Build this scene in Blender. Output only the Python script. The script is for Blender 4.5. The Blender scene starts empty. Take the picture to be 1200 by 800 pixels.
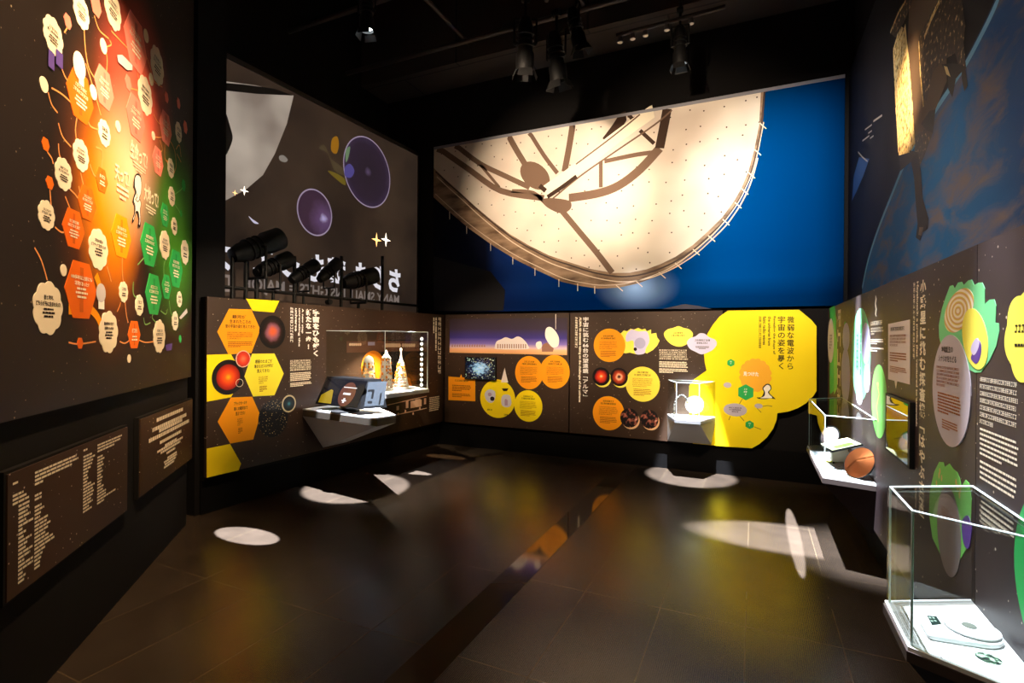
import bpy, bmesh, math, random
from mathutils import Vector, Matrix
R = math.radians
rnd = random.Random(7)
S = bpy.context.scene
COL = S.collection

# ------------------------------------------------------------------ camera
EYE, FPX, YAW, ROLL, HOR = 1.55, 608.0, R(25.0), R(0.43), 397.0
cam = bpy.data.cameras.new('camera'); cam.sensor_width = 36.0; cam.lens = FPX / 1200 * 36.0
cam.shift_y = -3.0 / 1200; cam.clip_start = 0.05
camo = bpy.data.objects.new('camera', cam); COL.objects.link(camo)
camo.matrix_world = Matrix.Translation((0, 0, EYE)) @ Matrix.Rotation(YAW, 4, 'Z') @ Matrix.Rotation(R(90), 4, 'X') @ Matrix.Rotation(ROLL, 4, 'Z')
S.camera = camo
VIEW = (-math.sin(YAW), math.cos(YAW)); RIGHT = (math.cos(YAW), math.sin(YAW))

def ray(px, py):
    dx, dy = px - 600, py - HOR
    a = dx * math.cos(ROLL) + dy * math.sin(ROLL)
    b = -dx * math.sin(ROLL) + dy * math.cos(ROLL)
    return Vector((FPX * VIEW[0] + a * RIGHT[0], FPX * VIEW[1] + a * RIGHT[1], -b))

def at_z(px, py, z):
    r = ray(px, py); t = (z - EYE) / r.z
    return Vector((r.x * t, r.y * t, z))

class Wall:
    """a vertical plane of the hall: u runs to the right as seen from the room, z up, off towards the room"""
    def __init__(s, o, d):
        l = math.hypot(*d); s.o = o; s.d = (d[0] / l, d[1] / l); s.n = (s.d[1], -s.d[0])
    k = 1.0   # prints lie this much closer to their board
    def P(s, u, z, off=0.0):
        if 0 < off < 0.0101: off *= s.k
        return Vector((s.o[0] + s.d[0] * u + s.n[0] * off, s.o[1] + s.d[1] * u + s.n[1] * off, z))
    def px(s, x, y):
        r = ray(x, y); t = (s.o[0] * s.n[0] + s.o[1] * s.n[1]) / (r.x * s.n[0] + r.y * s.n[1])
        p = (r.x * t - s.o[0], r.y * t - s.o[1])
        return (p[0] * s.d[0] + p[1] * s.d[1], EYE + r.z * t)
    def pts(s, l): return [s.px(*q) for q in l]

BK = Wall((0, 6.44), (1, 0))            # lower exhibition panels on the back wall
BM = Wall((0, 6.47), (1, 0))            # big dish mural
RT = Wall((0.711, 6.0), (0, -1))        # lower panels on the right
RM = Wall((0.90, 6.0), (0, -1))         # orbit mural on the right
LF = Wall((-4.27, 2.94), (0.14, 3.55))  # lower panels on the left partition
LS = Wall((-4.74, 2.94), (0.14, 3.55))  # projection screen behind the partition
LB = Wall((-4.22, 2.777), (-0.673, 0.740))  # big panel wall nearest on the left
RT.k = 0.4; BK.k = 0.5; LF.k = 0.6; RM.k = 0.6

# ------------------------------------------------------------------ materials
def lin(c):
    f = lambda v: v / 12.92 if v <= 0.04045 else ((v + 0.055) / 1.055) ** 2.4
    return tuple(f(v / 255.0) for v in c) + (1.0,)

_M = {}
def mat(name, rgb=(128, 128, 128), rough=0.55, metal=0.0, spec=0.4, emit=None, es=1.0, coat=0.0):
    if name in _M: return _M[name]
    m = bpy.data.materials.new(name); m.use_nodes = True
    b = m.node_tree.nodes['Principled BSDF']
    b.inputs['Base Color'].default_value = lin(rgb)
    b.inputs['Roughness'].default_value = rough
    b.inputs['Metallic'].default_value = metal
    b.inputs['Specular IOR Level'].default_value = spec
    b.inputs['Coat Weight'].default_value = coat
    b.inputs['Coat Roughness'].default_value = 0.03
    if emit:
        b.inputs['Emission Color'].default_value = lin(emit); b.inputs['Emission Strength'].default_value = es
    _M[name] = m
    return m

class NT:
    """small helper for node graphs"""
    def __init__(s, m): s.m = m; s.t = m.node_tree; s.b = s.t.nodes.get('Principled BSDF')
    def n(s, typ, **kw):
        x = s.t.nodes.new(typ)
        for k, v in kw.items():
            if k.startswith('i_'): x.inputs[k[2:].replace('_', ' ')].default_value = v
            else: setattr(x, k, v)
        return x
    def l(s, a, b): s.t.links.new(a, b)
    def math(s, op, a, b=None, clamp=False):
        x = s.n('ShaderNodeMath', operation=op, use_clamp=clamp)
        for i, v in enumerate((a, b)):
            if v is None: continue
            if hasattr(v, 'default_value'): s.l(v, x.inputs[i])
            else: x.inputs[i].default_value = v
        return x.outputs[0]
    def mix(s, fac, a, b, blend='MIX'):
        x = s.n('ShaderNodeMix', data_type='RGBA', blend_type=blend)
        for k, v in ((0, fac), (6, a), (7, b)):
            if hasattr(v, 'default_value'): s.l(v, x.inputs[k])
            else: x.inputs[k].default_value = v
        return x.outputs[2]
    def ramp(s, fac, stops, interp='LINEAR'):
        x = s.n('ShaderNodeValToRGB'); cr = x.color_ramp; cr.interpolation = interp
        while len(cr.elements) > 1: cr.elements.remove(cr.elements[0])
        cr.elements[0].position = stops[0][0]; cr.elements[0].color = stops[0][1]
        for p, c in stops[1:]:
            e = cr.elements.new(p); e.color = c
        s.l(fac, x.inputs[0]); return x.outputs[0]
    def uv(s, name='UVMap'): return s.n('ShaderNodeUVMap', uv_map=name).outputs[0]
    def stars(s, vec, scale, size, strength=1.0):
        v = s.n('ShaderNodeTexVoronoi', feature='F1', voronoi_dimensions='2D'); v.inputs['Scale'].default_value = scale
        s.l(vec, v.inputs['Vector'])
        w = s.n('ShaderNodeTexWhiteNoise', noise_dimensions='3D'); s.l(v.outputs['Color'], w.inputs['Vector'])
        lim = s.math('MULTIPLY', s.math('POWER', w.outputs[0], 4.0), size)
        d = s.math('LESS_THAN', v.outputs['Distance'], lim)
        return s.math('MULTIPLY', d, strength)

def board_mat(name, rgb, rgb2, scale=28, star=0.16, starcol=(205, 190, 170)):
    m = mat(name, rgb, rough=0.5, spec=0.3)
    t = NT(m); uv = t.uv()
    no = t.n('ShaderNodeTexNoise', i_Scale=1.3, i_Detail=3.0); t.l(uv, no.inputs['Vector'])
    base = t.mix(t.math('MULTIPLY', t.math('SUBTRACT', no.outputs[0], 0.3), 2.2, True), lin(rgb), lin(rgb2))
    t.l(t.mix(t.stars(uv, scale, star), base, lin(starcol)), t.b.inputs['Base Color'])
    return m

def radial_mat(name, stops, noise=0.0, nscale=3.0, rough=0.45, centre=(0, 0)):
    m = mat(name, (0, 0, 0), rough=rough, spec=0.3)
    t = NT(m); uv = t.uv('loc')
    if centre != (0, 0):
        mp = t.n('ShaderNodeMapping'); mp.inputs['Location'].default_value = (-centre[0], -centre[1], 0)
        t.l(uv, mp.inputs['Vector']); uv = mp.outputs[0]
    vl = t.n('ShaderNodeVectorMath', operation='LENGTH'); t.l(uv, vl.inputs[0]); r = vl.outputs['Value']
    if noise:
        no = t.n('ShaderNodeTexNoise', i_Scale=nscale, i_Detail=4.0); t.l(uv, no.inputs['Vector'])
        r = t.math('ADD', r, t.math('MULTIPLY', t.math('SUBTRACT', no.outputs[0], 0.5), noise))
    t.l(t.ramp(r, [(p, lin(c)) for p, c in stops]), t.b.inputs['Base Color'])
    return m

def noise_mat(name, stops, scale=(1, 1), nscale=4.0, detail=6.0, uvn='UVMap', rough=0.5, dist=0.0, rot=0.0):
    m = mat(name, (0, 0, 0), rough=rough, spec=0.3)
    t = NT(m); mp = t.n('ShaderNodeMapping'); mp.inputs['Scale'].default_value = (scale[0], scale[1], 1)
    mp.inputs['Rotation'].default_value = (0, 0, rot)
    t.l(t.uv(uvn), mp.inputs['Vector'])
    no = t.n('ShaderNodeTexNoise', i_Scale=nscale, i_Detail=detail, i_Distortion=dist); t.l(mp.outputs[0], no.inputs['Vector'])
    t.l(t.ramp(no.outputs[0], [(p, lin(c)) for p, c in stops]), t.b.inputs['Base Color'])
    return m

def glass_mat(name, tint=(235, 245, 242), ior=1.5, boost=1.0):
    m = bpy.data.materials.new(name); m.use_nodes = True; t = NT(m); t.t.nodes.clear()
    out = t.n('ShaderNodeOutputMaterial'); mx = t.n('ShaderNodeMixShader')
    tr = t.n('ShaderNodeBsdfTransparent'); tr.inputs[0].default_value = lin(tint)
    gl = t.n('ShaderNodeBsdfGlossy'); gl.inputs['Roughness'].default_value = 0.0
    ge = t.n('ShaderNodeNewGeometry'); dp = t.n('ShaderNodeVectorMath', operation='DOT_PRODUCT')
    t.l(ge.outputs['Incoming'], dp.inputs[0]); t.l(ge.outputs['True Normal'], dp.inputs[1])
    sch = t.math('POWER', t.math('SUBTRACT', 1.0, t.math('ABSOLUTE', dp.outputs['Value'])), 5.0)
    t.l(t.math('MULTIPLY', t.math('ADD', t.math('MULTIPLY', sch, 0.96), 0.04), boost, True), mx.inputs[0])
    t.l(tr.outputs[0], mx.inputs[1]); t.l(gl.outputs[0], mx.inputs[2]); t.l(mx.outputs[0], out.inputs[0])
    _M[name] = m; return m

# ------------------------------------------------------------------ object building
LOC = {}
def thing(name, label, cat, loc=(0, 0, 0), group=None):
    o = bpy.data.objects.new(name, None); COL.objects.link(o); o.empty_display_size = 0.1
    o.location = loc; LOC[o] = Vector(loc); o['label'] = label; o['category'] = cat
    if group: o['group'] = group
    return o
def tag(o, label, cat, group=None):
    o['label'] = label; o['category'] = cat
    if group: o['group'] = group
    return o
def struct(o): o['kind'] = 'structure'; return o

def link(name, me, m, parent=None, label=None):
    """me has world coordinates; re-centre it and hang it on its parent"""
    vs = me.vertices
    if len(vs):
        lo = Vector((min(v.co[i] for v in vs) for i in range(3))); hi = Vector((max(v.co[i] for v in vs) for i in range(3)))
        c = (lo + hi) / 2
        if parent is None: c.z = lo.z
    else: c = Vector((0, 0, 0))
    me.transform(Matrix.Translation(-c))
    for x in (m if isinstance(m, (list, tuple)) else [m]):
        me.materials.append(x)
    o = bpy.data.objects.new(name, me); COL.objects.link(o)
    LOC[o] = c
    if parent is not None:
        o.parent = parent; o.location = c - LOC[parent]
    else: o.location = c
    if label: o['label'] = label
    return o

class MB:
    """collects shapes in world coordinates, then links them as ONE mesh"""
    def __init__(s): s.bm = bmesh.new(); s.uv = s.bm.loops.layers.uv.new('UVMap'); s.loc = s.bm.loops.layers.uv.new('loc')
    def face(s, co, uvs=None, locs=None, mi=0):
        vs = [s.bm.verts.new(c) for c in co]
        try: f = s.bm.faces.new(vs)
        except ValueError: return
        f.material_index = mi
        for k, l in enumerate(f.loops):
            if uvs: l[s.uv].uv = uvs[k]
            if locs: l[s.loc].uv = locs[k]
    def plate(s, w, pts, off, th, mi=0, back=False):
        """flat plate on wall w; outline pts (u,z); front face at off, thickness th"""
        a = sum(pts[i][0] * pts[(i + 1) % len(pts)][1] - pts[(i + 1) % len(pts)][0] * pts[i][1] for i in range(len(pts)))
        if a < 0: pts = pts[::-1]
        u0 = min(p[0] for p in pts); u1 = max(p[0] for p in pts); z0 = min(p[1] for p in pts); z1 = max(p[1] for p in pts)
        loc = [((2 * (p[0] - u0) / max(u1 - u0, 1e-6) - 1), (2 * (p[1] - z0) / max(z1 - z0, 1e-6) - 1)) for p in pts]
        s.face([w.P(p[0], p[1], off) for p in pts], pts, loc, mi)
        if back: s.face([w.P(p[0], p[1], off - th) for p in pts][::-1], pts[::-1], loc[::-1], mi)
        if th > 0:
            n = len(pts)
            for i in range(n):
                j = (i + 1) % n
                q = [pts[i], pts[j], pts[j], pts[i]]
                s.face([w.P(*pts[j], off), w.P(*pts[i], off), w.P(*pts[i], off - th), w.P(*pts[j], off - th)], q, [loc[j], loc[i], loc[i], loc[j]], mi)
        return s
    def strip(s, w, pts, width, off, th=0.0, mi=0, closed=False):
        n = len(pts); L = []; Rr = []
        for i in range(n):
            a = pts[(i - 1) % n] if (closed or i) else pts[i]; b = pts[(i + 1) % n] if (closed or i < n - 1) else pts[i]
            dx, dz = b[0] - a[0], b[1] - a[1]; l = math.hypot(dx, dz) or 1
            wd = width[i] if isinstance(width, (list, tuple)) else width
            L.append((pts[i][0] - dz / l * wd / 2, pts[i][1] + dx / l * wd / 2)); Rr.append((pts[i][0] + dz / l * wd / 2, pts[i][1] - dx / l * wd / 2))
        for i in range(n if closed else n - 1):
            j = (i + 1) % n; q = [L[i], Rr[i], Rr[j], L[j]]
            s.plate(w, q, off, th, mi)
        return s
    def box(s, lo, hi, mi=0, M=None):
        x0, y0, z0 = lo; x1, y1, z1 = hi
        c = [Vector(p) for p in ((x0, y0, z0), (x1, y0, z0), (x1, y1, z0), (x0, y1, z0), (x0, y0, z1), (x1, y0, z1), (x1, y1, z1), (x0, y1, z1))]
        if M is not None: c = [M @ p for p in c]
        return s.hexa(c, mi)
    def hexa(s, c, mi=0):
        for f in ((0, 3, 2, 1), (4, 5, 6, 7), (0, 1, 5, 4), (1, 2, 6, 5), (2, 3, 7, 6), (3, 0, 4, 7)):
            co = [c[i] for i in f]; s.face(co, [(p[0] + p[1] * 0.3, p[2] if abs(co[0][2] - co[2][2]) > 1e-6 else p[1]) for p in co], None, mi)
        return s
    def prism(s, outline, z0, z1, mi=0):
        a = sum(outline[i][0] * outline[(i + 1) % len(outline)][1] - outline[(i + 1) % len(outline)][0] * outline[i][1] for i in range(len(outline)))
        o = outline if a > 0 else outline[::-1]
        s.face([(p[0], p[1], z1) for p in o], [(p[0], p[1]) for p in o], None, mi)
        s.face([(p[0], p[1], z0) for p in o][::-1], [(p[0], p[1]) for p in o][::-1], None, mi)
        for i in range(len(o)):
            j = (i + 1) % len(o)
            s.face([(*o[i], z0), (*o[j], z0), (*o[j], z1), (*o[i], z1)], None, None, mi)
        return s
    def tube(s, a, b, r, r2=None, n=16, caps=True, mi=0):
        a = Vector(a); b = Vector(b); r2 = r if r2 is None else r2
        q = (b - a).to_track_quat('Z', 'Y')
        A = [a + q @ Vector((r * math.cos(2 * math.pi * i / n), r * math.sin(2 * math.pi * i / n), 0)) for i in range(n)]
        B = [b + q @ Vector((r2 * math.cos(2 * math.pi * i / n), r2 * math.sin(2 * math.pi * i / n), 0)) for i in range(n)]
        for i in range(n):
            j = (i + 1) % n; s.face([A[i], A[j], B[j], B[i]], None, None, mi)
        if caps:
            s.face(A[::-1], None, None, mi); s.face(B, None, None, mi)
        return s
    def lathe(s, c, axis, prof, n=32, mi=0):
        """prof: (radius, height along axis)"""
        q = Vector(axis).to_track_quat('Z', 'Y'); c = Vector(c)
        rings = [[c + q @ Vector((r * math.cos(2 * math.pi * i / n), r * math.sin(2 * math.pi * i / n), h)) for i in range(n)] for r, h in prof]
        for A, B in zip(rings, rings[1:]):
            for i in range(n):
                j = (i + 1) % n; s.face([A[i], A[j], B[j], B[i]], None, None, mi)
        return s
    def path(s, pts, r, n=8, mi=0):
        for a, b in zip(pts, pts[1:]): s.tube(a, b, r, None, n, True, mi)
        return s
    def build(s, name, m, parent=None, label=None, smooth=False, weld=True):
        if weld: bmesh.ops.remove_doubles(s.bm, verts=s.bm.verts, dist=1e-5)
        me = bpy.data.meshes.new(name); s.bm.to_mesh(me); s.bm.free()
        if smooth:
            for p in me.polygons: p.use_smooth = True
            try: me.set_sharp_from_angle(angle=R(35))
            except Exception: pass
        return link(name, me, m, parent, label)

# outlines ---------------------------------------------------------
def circ(c, r, n=48, rz=None, a0=0.0):
    rz = r if rz is None else rz
    return [(c[0] + r * math.cos(a0 + 2 * math.pi * i / n), c[1] + rz * math.sin(a0 + 2 * math.pi * i / n)) for i in range(n)]
def cloud(c, r, lobes=9, amp=0.07, n=90, a0=0.3, rz=None):
    rz = r if rz is None else rz; o = []
    for i in range(n):
        a = 2 * math.pi * i / n; k = 1 - amp + 2 * amp * abs(math.sin(lobes * (a + a0) / 2))
        o.append((c[0] + r * k * math.cos(a), c[1] + rz * k * math.sin(a)))
    return o
def hexo(c, r, a0=0.0): return [(c[0] + r * math.cos(a0 + math.pi * i / 3), c[1] + r * math.sin(a0 + math.pi * i / 3)) for i in range(6)]
def leaf(c, r, n=120, lobes=15, amp=0.16, a0=0.0, a1=6.283, rz=None):
    rz = r if rz is None else rz; o = []
    for i in range(n):
        a = 2 * math.pi * i / n; ph = (lobes * a / (2 * math.pi)) % 1
        k = 1 - amp + amp * math.sqrt(max(0, 1 - (2 * ph - 1) ** 2)) * (1 if a0 < a < a1 else 0.55)
        o.append((c[0] + r * k * math.cos(a), c[1] + rz * k * math.sin(a)))
    return o
def smooth(pts, k=6, closed=False):
    o = []; n = len(pts)
    for i in range(n if closed else n - 1):
        g = lambda j: pts[j % n] if closed else pts[max(0, min(n - 1, j))]
        p0, p1, p2, p3 = g(i - 1), g(i), g(i + 1), g(i + 2)
        for t in range(k):
            t /= k
            o.append(tuple(0.5 * ((2 * p1[q]) + (-p0[q] + p2[q]) * t + (2 * p0[q] - 5 * p1[q] + 4 * p2[q] - p3[q]) * t * t + (-p0[q] + 3 * p1[q] - 3 * p2[q] + p3[q]) * t ** 3) for q in (0, 1)))
    if not closed: o.append(pts[-1])
    return o

def plate(name, w, pts, off, m, parent, th=0.0008, label=None):
    if th == 0.0008 and off > 0: th = off
    return MB().plate(w, pts, off, th).build(name, m, parent, label)

# lettering --------------------------------------------------------
_G = {}
def glyph(body, bold, ls=1.0):
    if (body, bold) in _G: return _G[(body, bold)]
    cu = bpy.data.curves.new('lettering', 'FONT'); cu.body = body
    cu.align_x = 'CENTER'; cu.size = 1.0; cu.offset = bold; cu.space_line = ls; cu.resolution_u = 3
    ob = bpy.data.objects.new('lettering', cu); COL.objects.link(ob)
    me = bpy.data.meshes.new_from_object(ob.evaluated_get(bpy.context.evaluated_depsgraph_get()))
    bpy.data.objects.remove(ob); bpy.data.curves.remove(cu)
    _G[(body, bold)] = me
    return me
def letters(name, w, body, box, off, m, parent, vertical=False, rot=False, mirror=False, bold=0.02, keep=False, label=None, ls=1.0):
    """real lettering fitted into box (u0, z0, u1, z1) on wall w"""
    if vertical:      # one square cell for each character, top to bottom
        me = bpy.data.meshes.new(name); vs, fs = [], []; n = len(body)
        for k, ch in enumerate(body):
            g = glyph(ch, bold); b0 = len(vs)
            gx = [v.co.x for v in g.vertices]; gy = [v.co.y for v in g.vertices]
            xc = (min(gx) + max(gx)) / 2; wd = max(0.9, max(gx) - min(gx))
            vs += [((v.co.x - xc) / wd, (v.co.y - 0.36) * 0.93 - k, 0) for v in g.vertices]
            fs += [[b0 + i for i in p.vertices] for p in g.polygons]
        me.from_pydata(vs, [], fs)
    else: me = glyph(body, bold, ls).copy()
    me.name = name
    if rot:
        for v in me.vertices: v.co = Vector((v.co.y, -v.co.x, 0))
    xs = [v.co.x for v in me.vertices]; ys = [v.co.y for v in me.vertices]
    if not xs: return None
    x0, x1, y0, y1 = min(xs), max(xs), min(ys), max(ys)
    sx = (box[2] - box[0]) / max(x1 - x0, 1e-6); sy = (box[3] - box[1]) / max(y1 - y0, 1e-6)
    if keep: sx = sy = min(sx, sy)
    cu_, cz = (box[0] + box[2]) / 2, (box[1] + box[3]) / 2
    for v in me.vertices:
        a = (v.co.x - (x0 + x1) / 2) * sx; b = (v.co.y - (y0 + y1) / 2) * sy
        if mirror: a = -a
        v.co = w.P(cu_ + a, cz + b, off)
    me.materials.clear()
    return link(name, me, m, parent, label)

def greek(name, w, box, lines, off, m, parent, jp=True, align='L', last=0.5, fill=0.62, widths=None, rot=False):
    """body copy too small to read: rows of word-sized marks"""
    b = MB(); u0, z0, u1, z1 = box
    if rot: u0, z0, u1, z1 = 0, 0, box[3] - box[1], box[2] - box[0]
    H = (z1 - z0) / lines; W = u1 - u0
    for k in range(lines):
        zt = z1 - k * H; zb = zt - H * fill
        wl = W * (widths[k % len(widths)] if widths else (last if k == lines - 1 and lines > 1 else rnd.uniform(0.93, 1.0)))
        us = u0 if align == 'L' else (u0 + (W - wl) / 2 if align == 'C' else u1 - wl)
        u = us; cw = (zt - zb)
        while u < us + wl - cw * 0.4:
            ww = cw * 0.86 if jp else cw * rnd.uniform(0.9, 3.2)
            ww = min(ww, us + wl - u)
            if jp:
                t = cw * 0.17; k2 = rnd.random(); xv = rnd.uniform(0.1, 0.8)
                q = [(u + ww * rnd.uniform(0, .3), zt - t, u + ww, zt), (u, zb, u + ww * rnd.uniform(.6, 1), zb + t), (u + ww * xv, zb, u + ww * xv + t, zt)]
                if k2 > 0.4: q.append((u, (zt + zb) / 2 - t / 2, u + ww, (zt + zb) / 2 + t / 2))
                if k2 > 0.7: q.append((u, zb, u + t, zt))
            else: q = [(u, zb, u + ww, zt - cw * 0.15)]
            for a in q:
                p = [(a[0], a[1]), (a[2], a[1]), (a[2], a[3]), (a[0], a[3])]
                if rot: p = [(box[0] + y, box[3] - x) for x, y in p]
                b.plate(w, p, off, 0)
            u += ww + cw * (0.14 if jp else 0.28)
    return b.build(name, m, parent, weld=False)

def pbox(w, x0, y0, x1, y1):
    """pixel rectangle -> wall rectangle (taken at its middle column)"""
    xm, ym = (x0 + x1) / 2, (y0 + y1) / 2
    return (w.px(x0, ym)[0], w.px(xm, y1)[1], w.px(x1, ym)[0], w.px(xm, y0)[1])
def prect(w, x0, y0, x1, y1):
    a = pbox(w, x0, y0, x1, y1); return [(a[0], a[1]), (a[2], a[1]), (a[2], a[3]), (a[0], a[3])]
def pc(w, x, y, h):
    """centre and radius of a round print from its pixel centre and half height"""
    c = w.px(x, y); return c, (w.px(x, y - h)[1] - w.px(x, y + h)[1]) / 2
def rect(u0, z0, u1, z1): return [(u0, z0), (u1, z0), (u1, z1), (u0, z1)]

def hull(name, pts, m, parent=None, label=None):
    bm = bmesh.new()
    for p in pts: bm.verts.new(p)
    bmesh.ops.convex_hull(bm, input=bm.verts)
    bm.normal_update()
    me = bpy.data.meshes.new(name); bm.to_mesh(me); bm.free()
    return link(name, me, m, parent, label)

def quadprism(b, w, uz, o0, o1, mi=0):
    return b.plate(w, uz, o1, o1 - o0, mi, back=True)

def vitrine(label, w, wall_u, front_u, depth, zd, zt, zb, bot_u, deckm, wedge, group=None, top=True, ear=0.0):
    """wall-hung display case: deck, tapered bracket under it, glass panes with polished edges"""
    P = w.P
    um = sum(wall_u) / 2
    r = thing('display_case', label, 'display case', P(um, zb, 0.0), group)
    out = [(wall_u[0], 0.003), (front_u[0], depth), (front_u[1], depth), (wall_u[1], 0.003)]
    xy = lambda q: (P(q[0], 0, q[1]).x, P(q[0], 0, q[1]).y)
    MB().prism([xy(q) for q in out], zd - 0.012, zd).build('deck', deckm, r)
    e = 0.004
    rim = [(wall_u[0] - 0.0, 0.003), (front_u[0] - e, depth + e), (front_u[1] + e, depth + e), (wall_u[1] + 0.0, 0.003)]
    MB().prism([xy(q) for q in rim], zd - 0.045, zd - 0.0122).build('deck_rim', wedge[1], r)
    hull('bracket', [P(*(q[0],), zd - 0.0455, q[1]) for q in [(a, o) for a, o in out]] + [P(bot_u[0], zb, 0.003), P(bot_u[1], zb, 0.003), P(bot_u[0], zb, 0.02), P(bot_u[1], zb, 0.02)], wedge[0], r)
    if top:
        t = 0.008; ins = 0.012
        gi = [(wall_u[0] + ins, 0.004), (front_u[0] + ins, depth - ins), (front_u[1] - ins, depth - ins), (wall_u[1] - ins, 0.004)]
        for i in range(3):
            a, c = gi[i], gi[i + 1]
            A, B = P(a[0], zd, a[1]), P(c[0], zd, c[1]); d = (B - A).normalized(); n = Vector((d.y, -d.x, 0))
            cs = [A, B, B + n * t, A + n * t]
            MB().hexa([Vector((p.x, p.y, zd + 0.001)) for p in cs] + [Vector((p.x, p.y, zt - t)) for p in cs]).build('glass_pane', GLASS, r)
        MB().prism([xy(q) for q in gi], zt - t, zt).build('glass_top', GLASS, r)
        for i in range(4):
            p = P(gi[i][0], zd + 0.001, gi[i][1]); q = P(gi[i][0], zt, gi[i][1])
            if 0 < i < 3: MB().tube(p, q, 0.0035, None, 6).build('glass_edge', EDGE, r)
        b = MB()
        for i in range(4): b.tube(P(gi[i][0], zt, gi[i][1]), P(gi[(i + 1) % 4][0], zt, gi[(i + 1) % 4][1]), 0.0032, None, 6)
        b.build('glass_edge', EDGE, r)
    return r
# ------------------------------------------------------------------ shared materials
BLACK = mat('black_paint', (14, 12, 11), 0.75, spec=0.2)
PLINTH = mat('plinth_black', (9, 8, 8), 0.85, spec=0.1)
DARKMET = mat('black_metal', (11, 10, 10), 0.6, 0.0, spec=0.3)
CREAM = mat('cream_ink', (246, 232, 205), 0.6, spec=0.2)
WHITE = mat('white_ink', (250, 244, 236), 0.6, spec=0.2)
INK = mat('dark_ink', (34, 24, 18), 0.6, spec=0.2)
ORANGE = mat('orange_print', (250, 158, 20), 0.55, spec=0.2)
DEEPOR = mat('deep_orange_print', (240, 110, 25), 0.55, spec=0.2)
YELLOW = mat('yellow_print', (250, 222, 20), 0.55, spec=0.2)
LEMON = mat('lemon_print', (252, 236, 90), 0.55, spec=0.2)
PINK = mat('coral_print', (252, 138, 120), 0.55, spec=0.2)
GREEN = mat('green_print', (48, 170, 85), 0.55, spec=0.2)
LAV = mat('lavender_print', (205, 200, 232), 0.55, spec=0.2)
MINT = mat('mint_print', (125, 215, 160), 0.55, spec=0.2)
GRASS = mat('leaf_green_print', (120, 200, 95), 0.55, spec=0.2)
GREYP = mat('pale_grey_print', (205, 200, 205), 0.55, spec=0.2)
ORINK = mat('ochre_ink', (150, 80, 20), 0.6, spec=0.2)
DECKW = mat('white_deck', (242, 242, 240), 0.45, spec=0.4)
EDGE = mat('polished_glass_edge', (225, 242, 238), 0.3, spec=0.6)
STEEL = mat('brushed_steel', (180, 180, 182), 0.3, 1.0)
GLASS = glass_mat('display_glass', (248, 251, 250), boost=0.85)
BOARD = board_mat('dark_starry_board', (50, 35, 25), (64, 46, 33), scale=18, star=0.065)
BOARDR = board_mat('dark_plum_starry_board', (50, 39, 36), (60, 48, 52), scale=16, star=0.08)
BOARDL = board_mat('smoky_starry_board', (40, 30, 25), (52, 41, 34))
GREYWED = mat('grey_laminate', (178, 175, 170), 0.6)

# ------------------------------------------------------------------ the hall
# floor: ribbed stone tiles
fm = mat('floor_tiles', (60, 48, 38), 0.3, spec=0.75); t = NT(fm)
g = t.n('ShaderNodeNewGeometry')
mp = t.n('ShaderNodeMapping'); mp.inputs['Location'].default_value = (1.29, 0.03, 0); mp.inputs['Rotation'].default_value = (0, 0, R(90))
t.l(g.outputs['Position'], mp.inputs['Vector'])
br = t.n('ShaderNodeTexBrick', offset=0.0, squash=1.0)
br.inputs['Scale'].default_value = 1.0; br.inputs['Brick Width'].default_value = 0.9; br.inputs['Row Height'].default_value = 0.45
br.inputs['Mortar Size'].default_value = 0.0035; br.inputs['Mortar Smooth'].default_value = 0.2
br.inputs['Color1'].default_value = lin((72, 61, 51)); br.inputs['Color2'].default_value = lin((63, 53, 44)); br.inputs['Mortar'].default_value = lin((96, 82, 64))
t.l(mp.outputs[0], br.inputs['Vector'])
no = t.n('ShaderNodeTexNoise', i_Scale=5.0, i_Detail=6.0); t.l(g.outputs['Position'], no.inputs['Vector'])
t.l(t.mix(0.5, br.outputs['Color'], t.ramp(no.outputs[0], [(0.3, lin((110, 110, 110))), (0.7, lin((205, 200, 195)))]), 'MULTIPLY'), t.b.inputs['Base Color'])
wv = t.n('ShaderNodeTexWave', wave_type='BANDS', bands_direction='X', i_Scale=34.0); t.l(g.outputs['Position'], wv.inputs['Vector'])
bp = t.n('ShaderNodeBump'); bp.inputs['Strength'].default_value = 0.12; bp.inputs['Distance'].default_value = 0.002
t.l(wv.outputs[0], bp.inputs['Height']); t.l(bp.outputs[0], t.b.inputs['Normal'])
t.l(t.math('ADD', t.math('MULTIPLY', no.outputs[0], 0.10), 0.19), t.b.inputs['Roughness'])
struct(MB().box((-6.2, -1.2, -0.05), (1.4, 6.9, 0.0)).build('floor', fm))
stripm = mat('polished_floor_strip', (78, 64, 52), 0.07, spec=0.7)
struct(MB().box((-1.50, -1.2, 0.0), (-1.30, 6.4, 0.002)).build('trim_1', stripm))

wallm = mat('matt_black_wall', (17, 15, 15), 0.85, spec=0.15)
struct(MB().box((-6.2, 6.52, 0), (1.4, 6.7, 6.6)).build('wall_back', wallm))
struct(MB().box((0.95, -1.2, 0), (1.15, 6.52, 6.6)).build('wall_right', wallm))
struct(MB().box((0.745, 0.4, 0.3), (0.95, 6.4, 1.893)).build('wall_right_ledge', wallm))
struct(MB().box((0.80, 0.4, 0.0), (0.95, 6.52, 0.3)).build('baseboard_right', PLINTH))
struct(MB().box((-4.35, 6.48, 0.0), (0.9, 6.52, 0.33)).build('baseboard_back', PLINTH))
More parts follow.
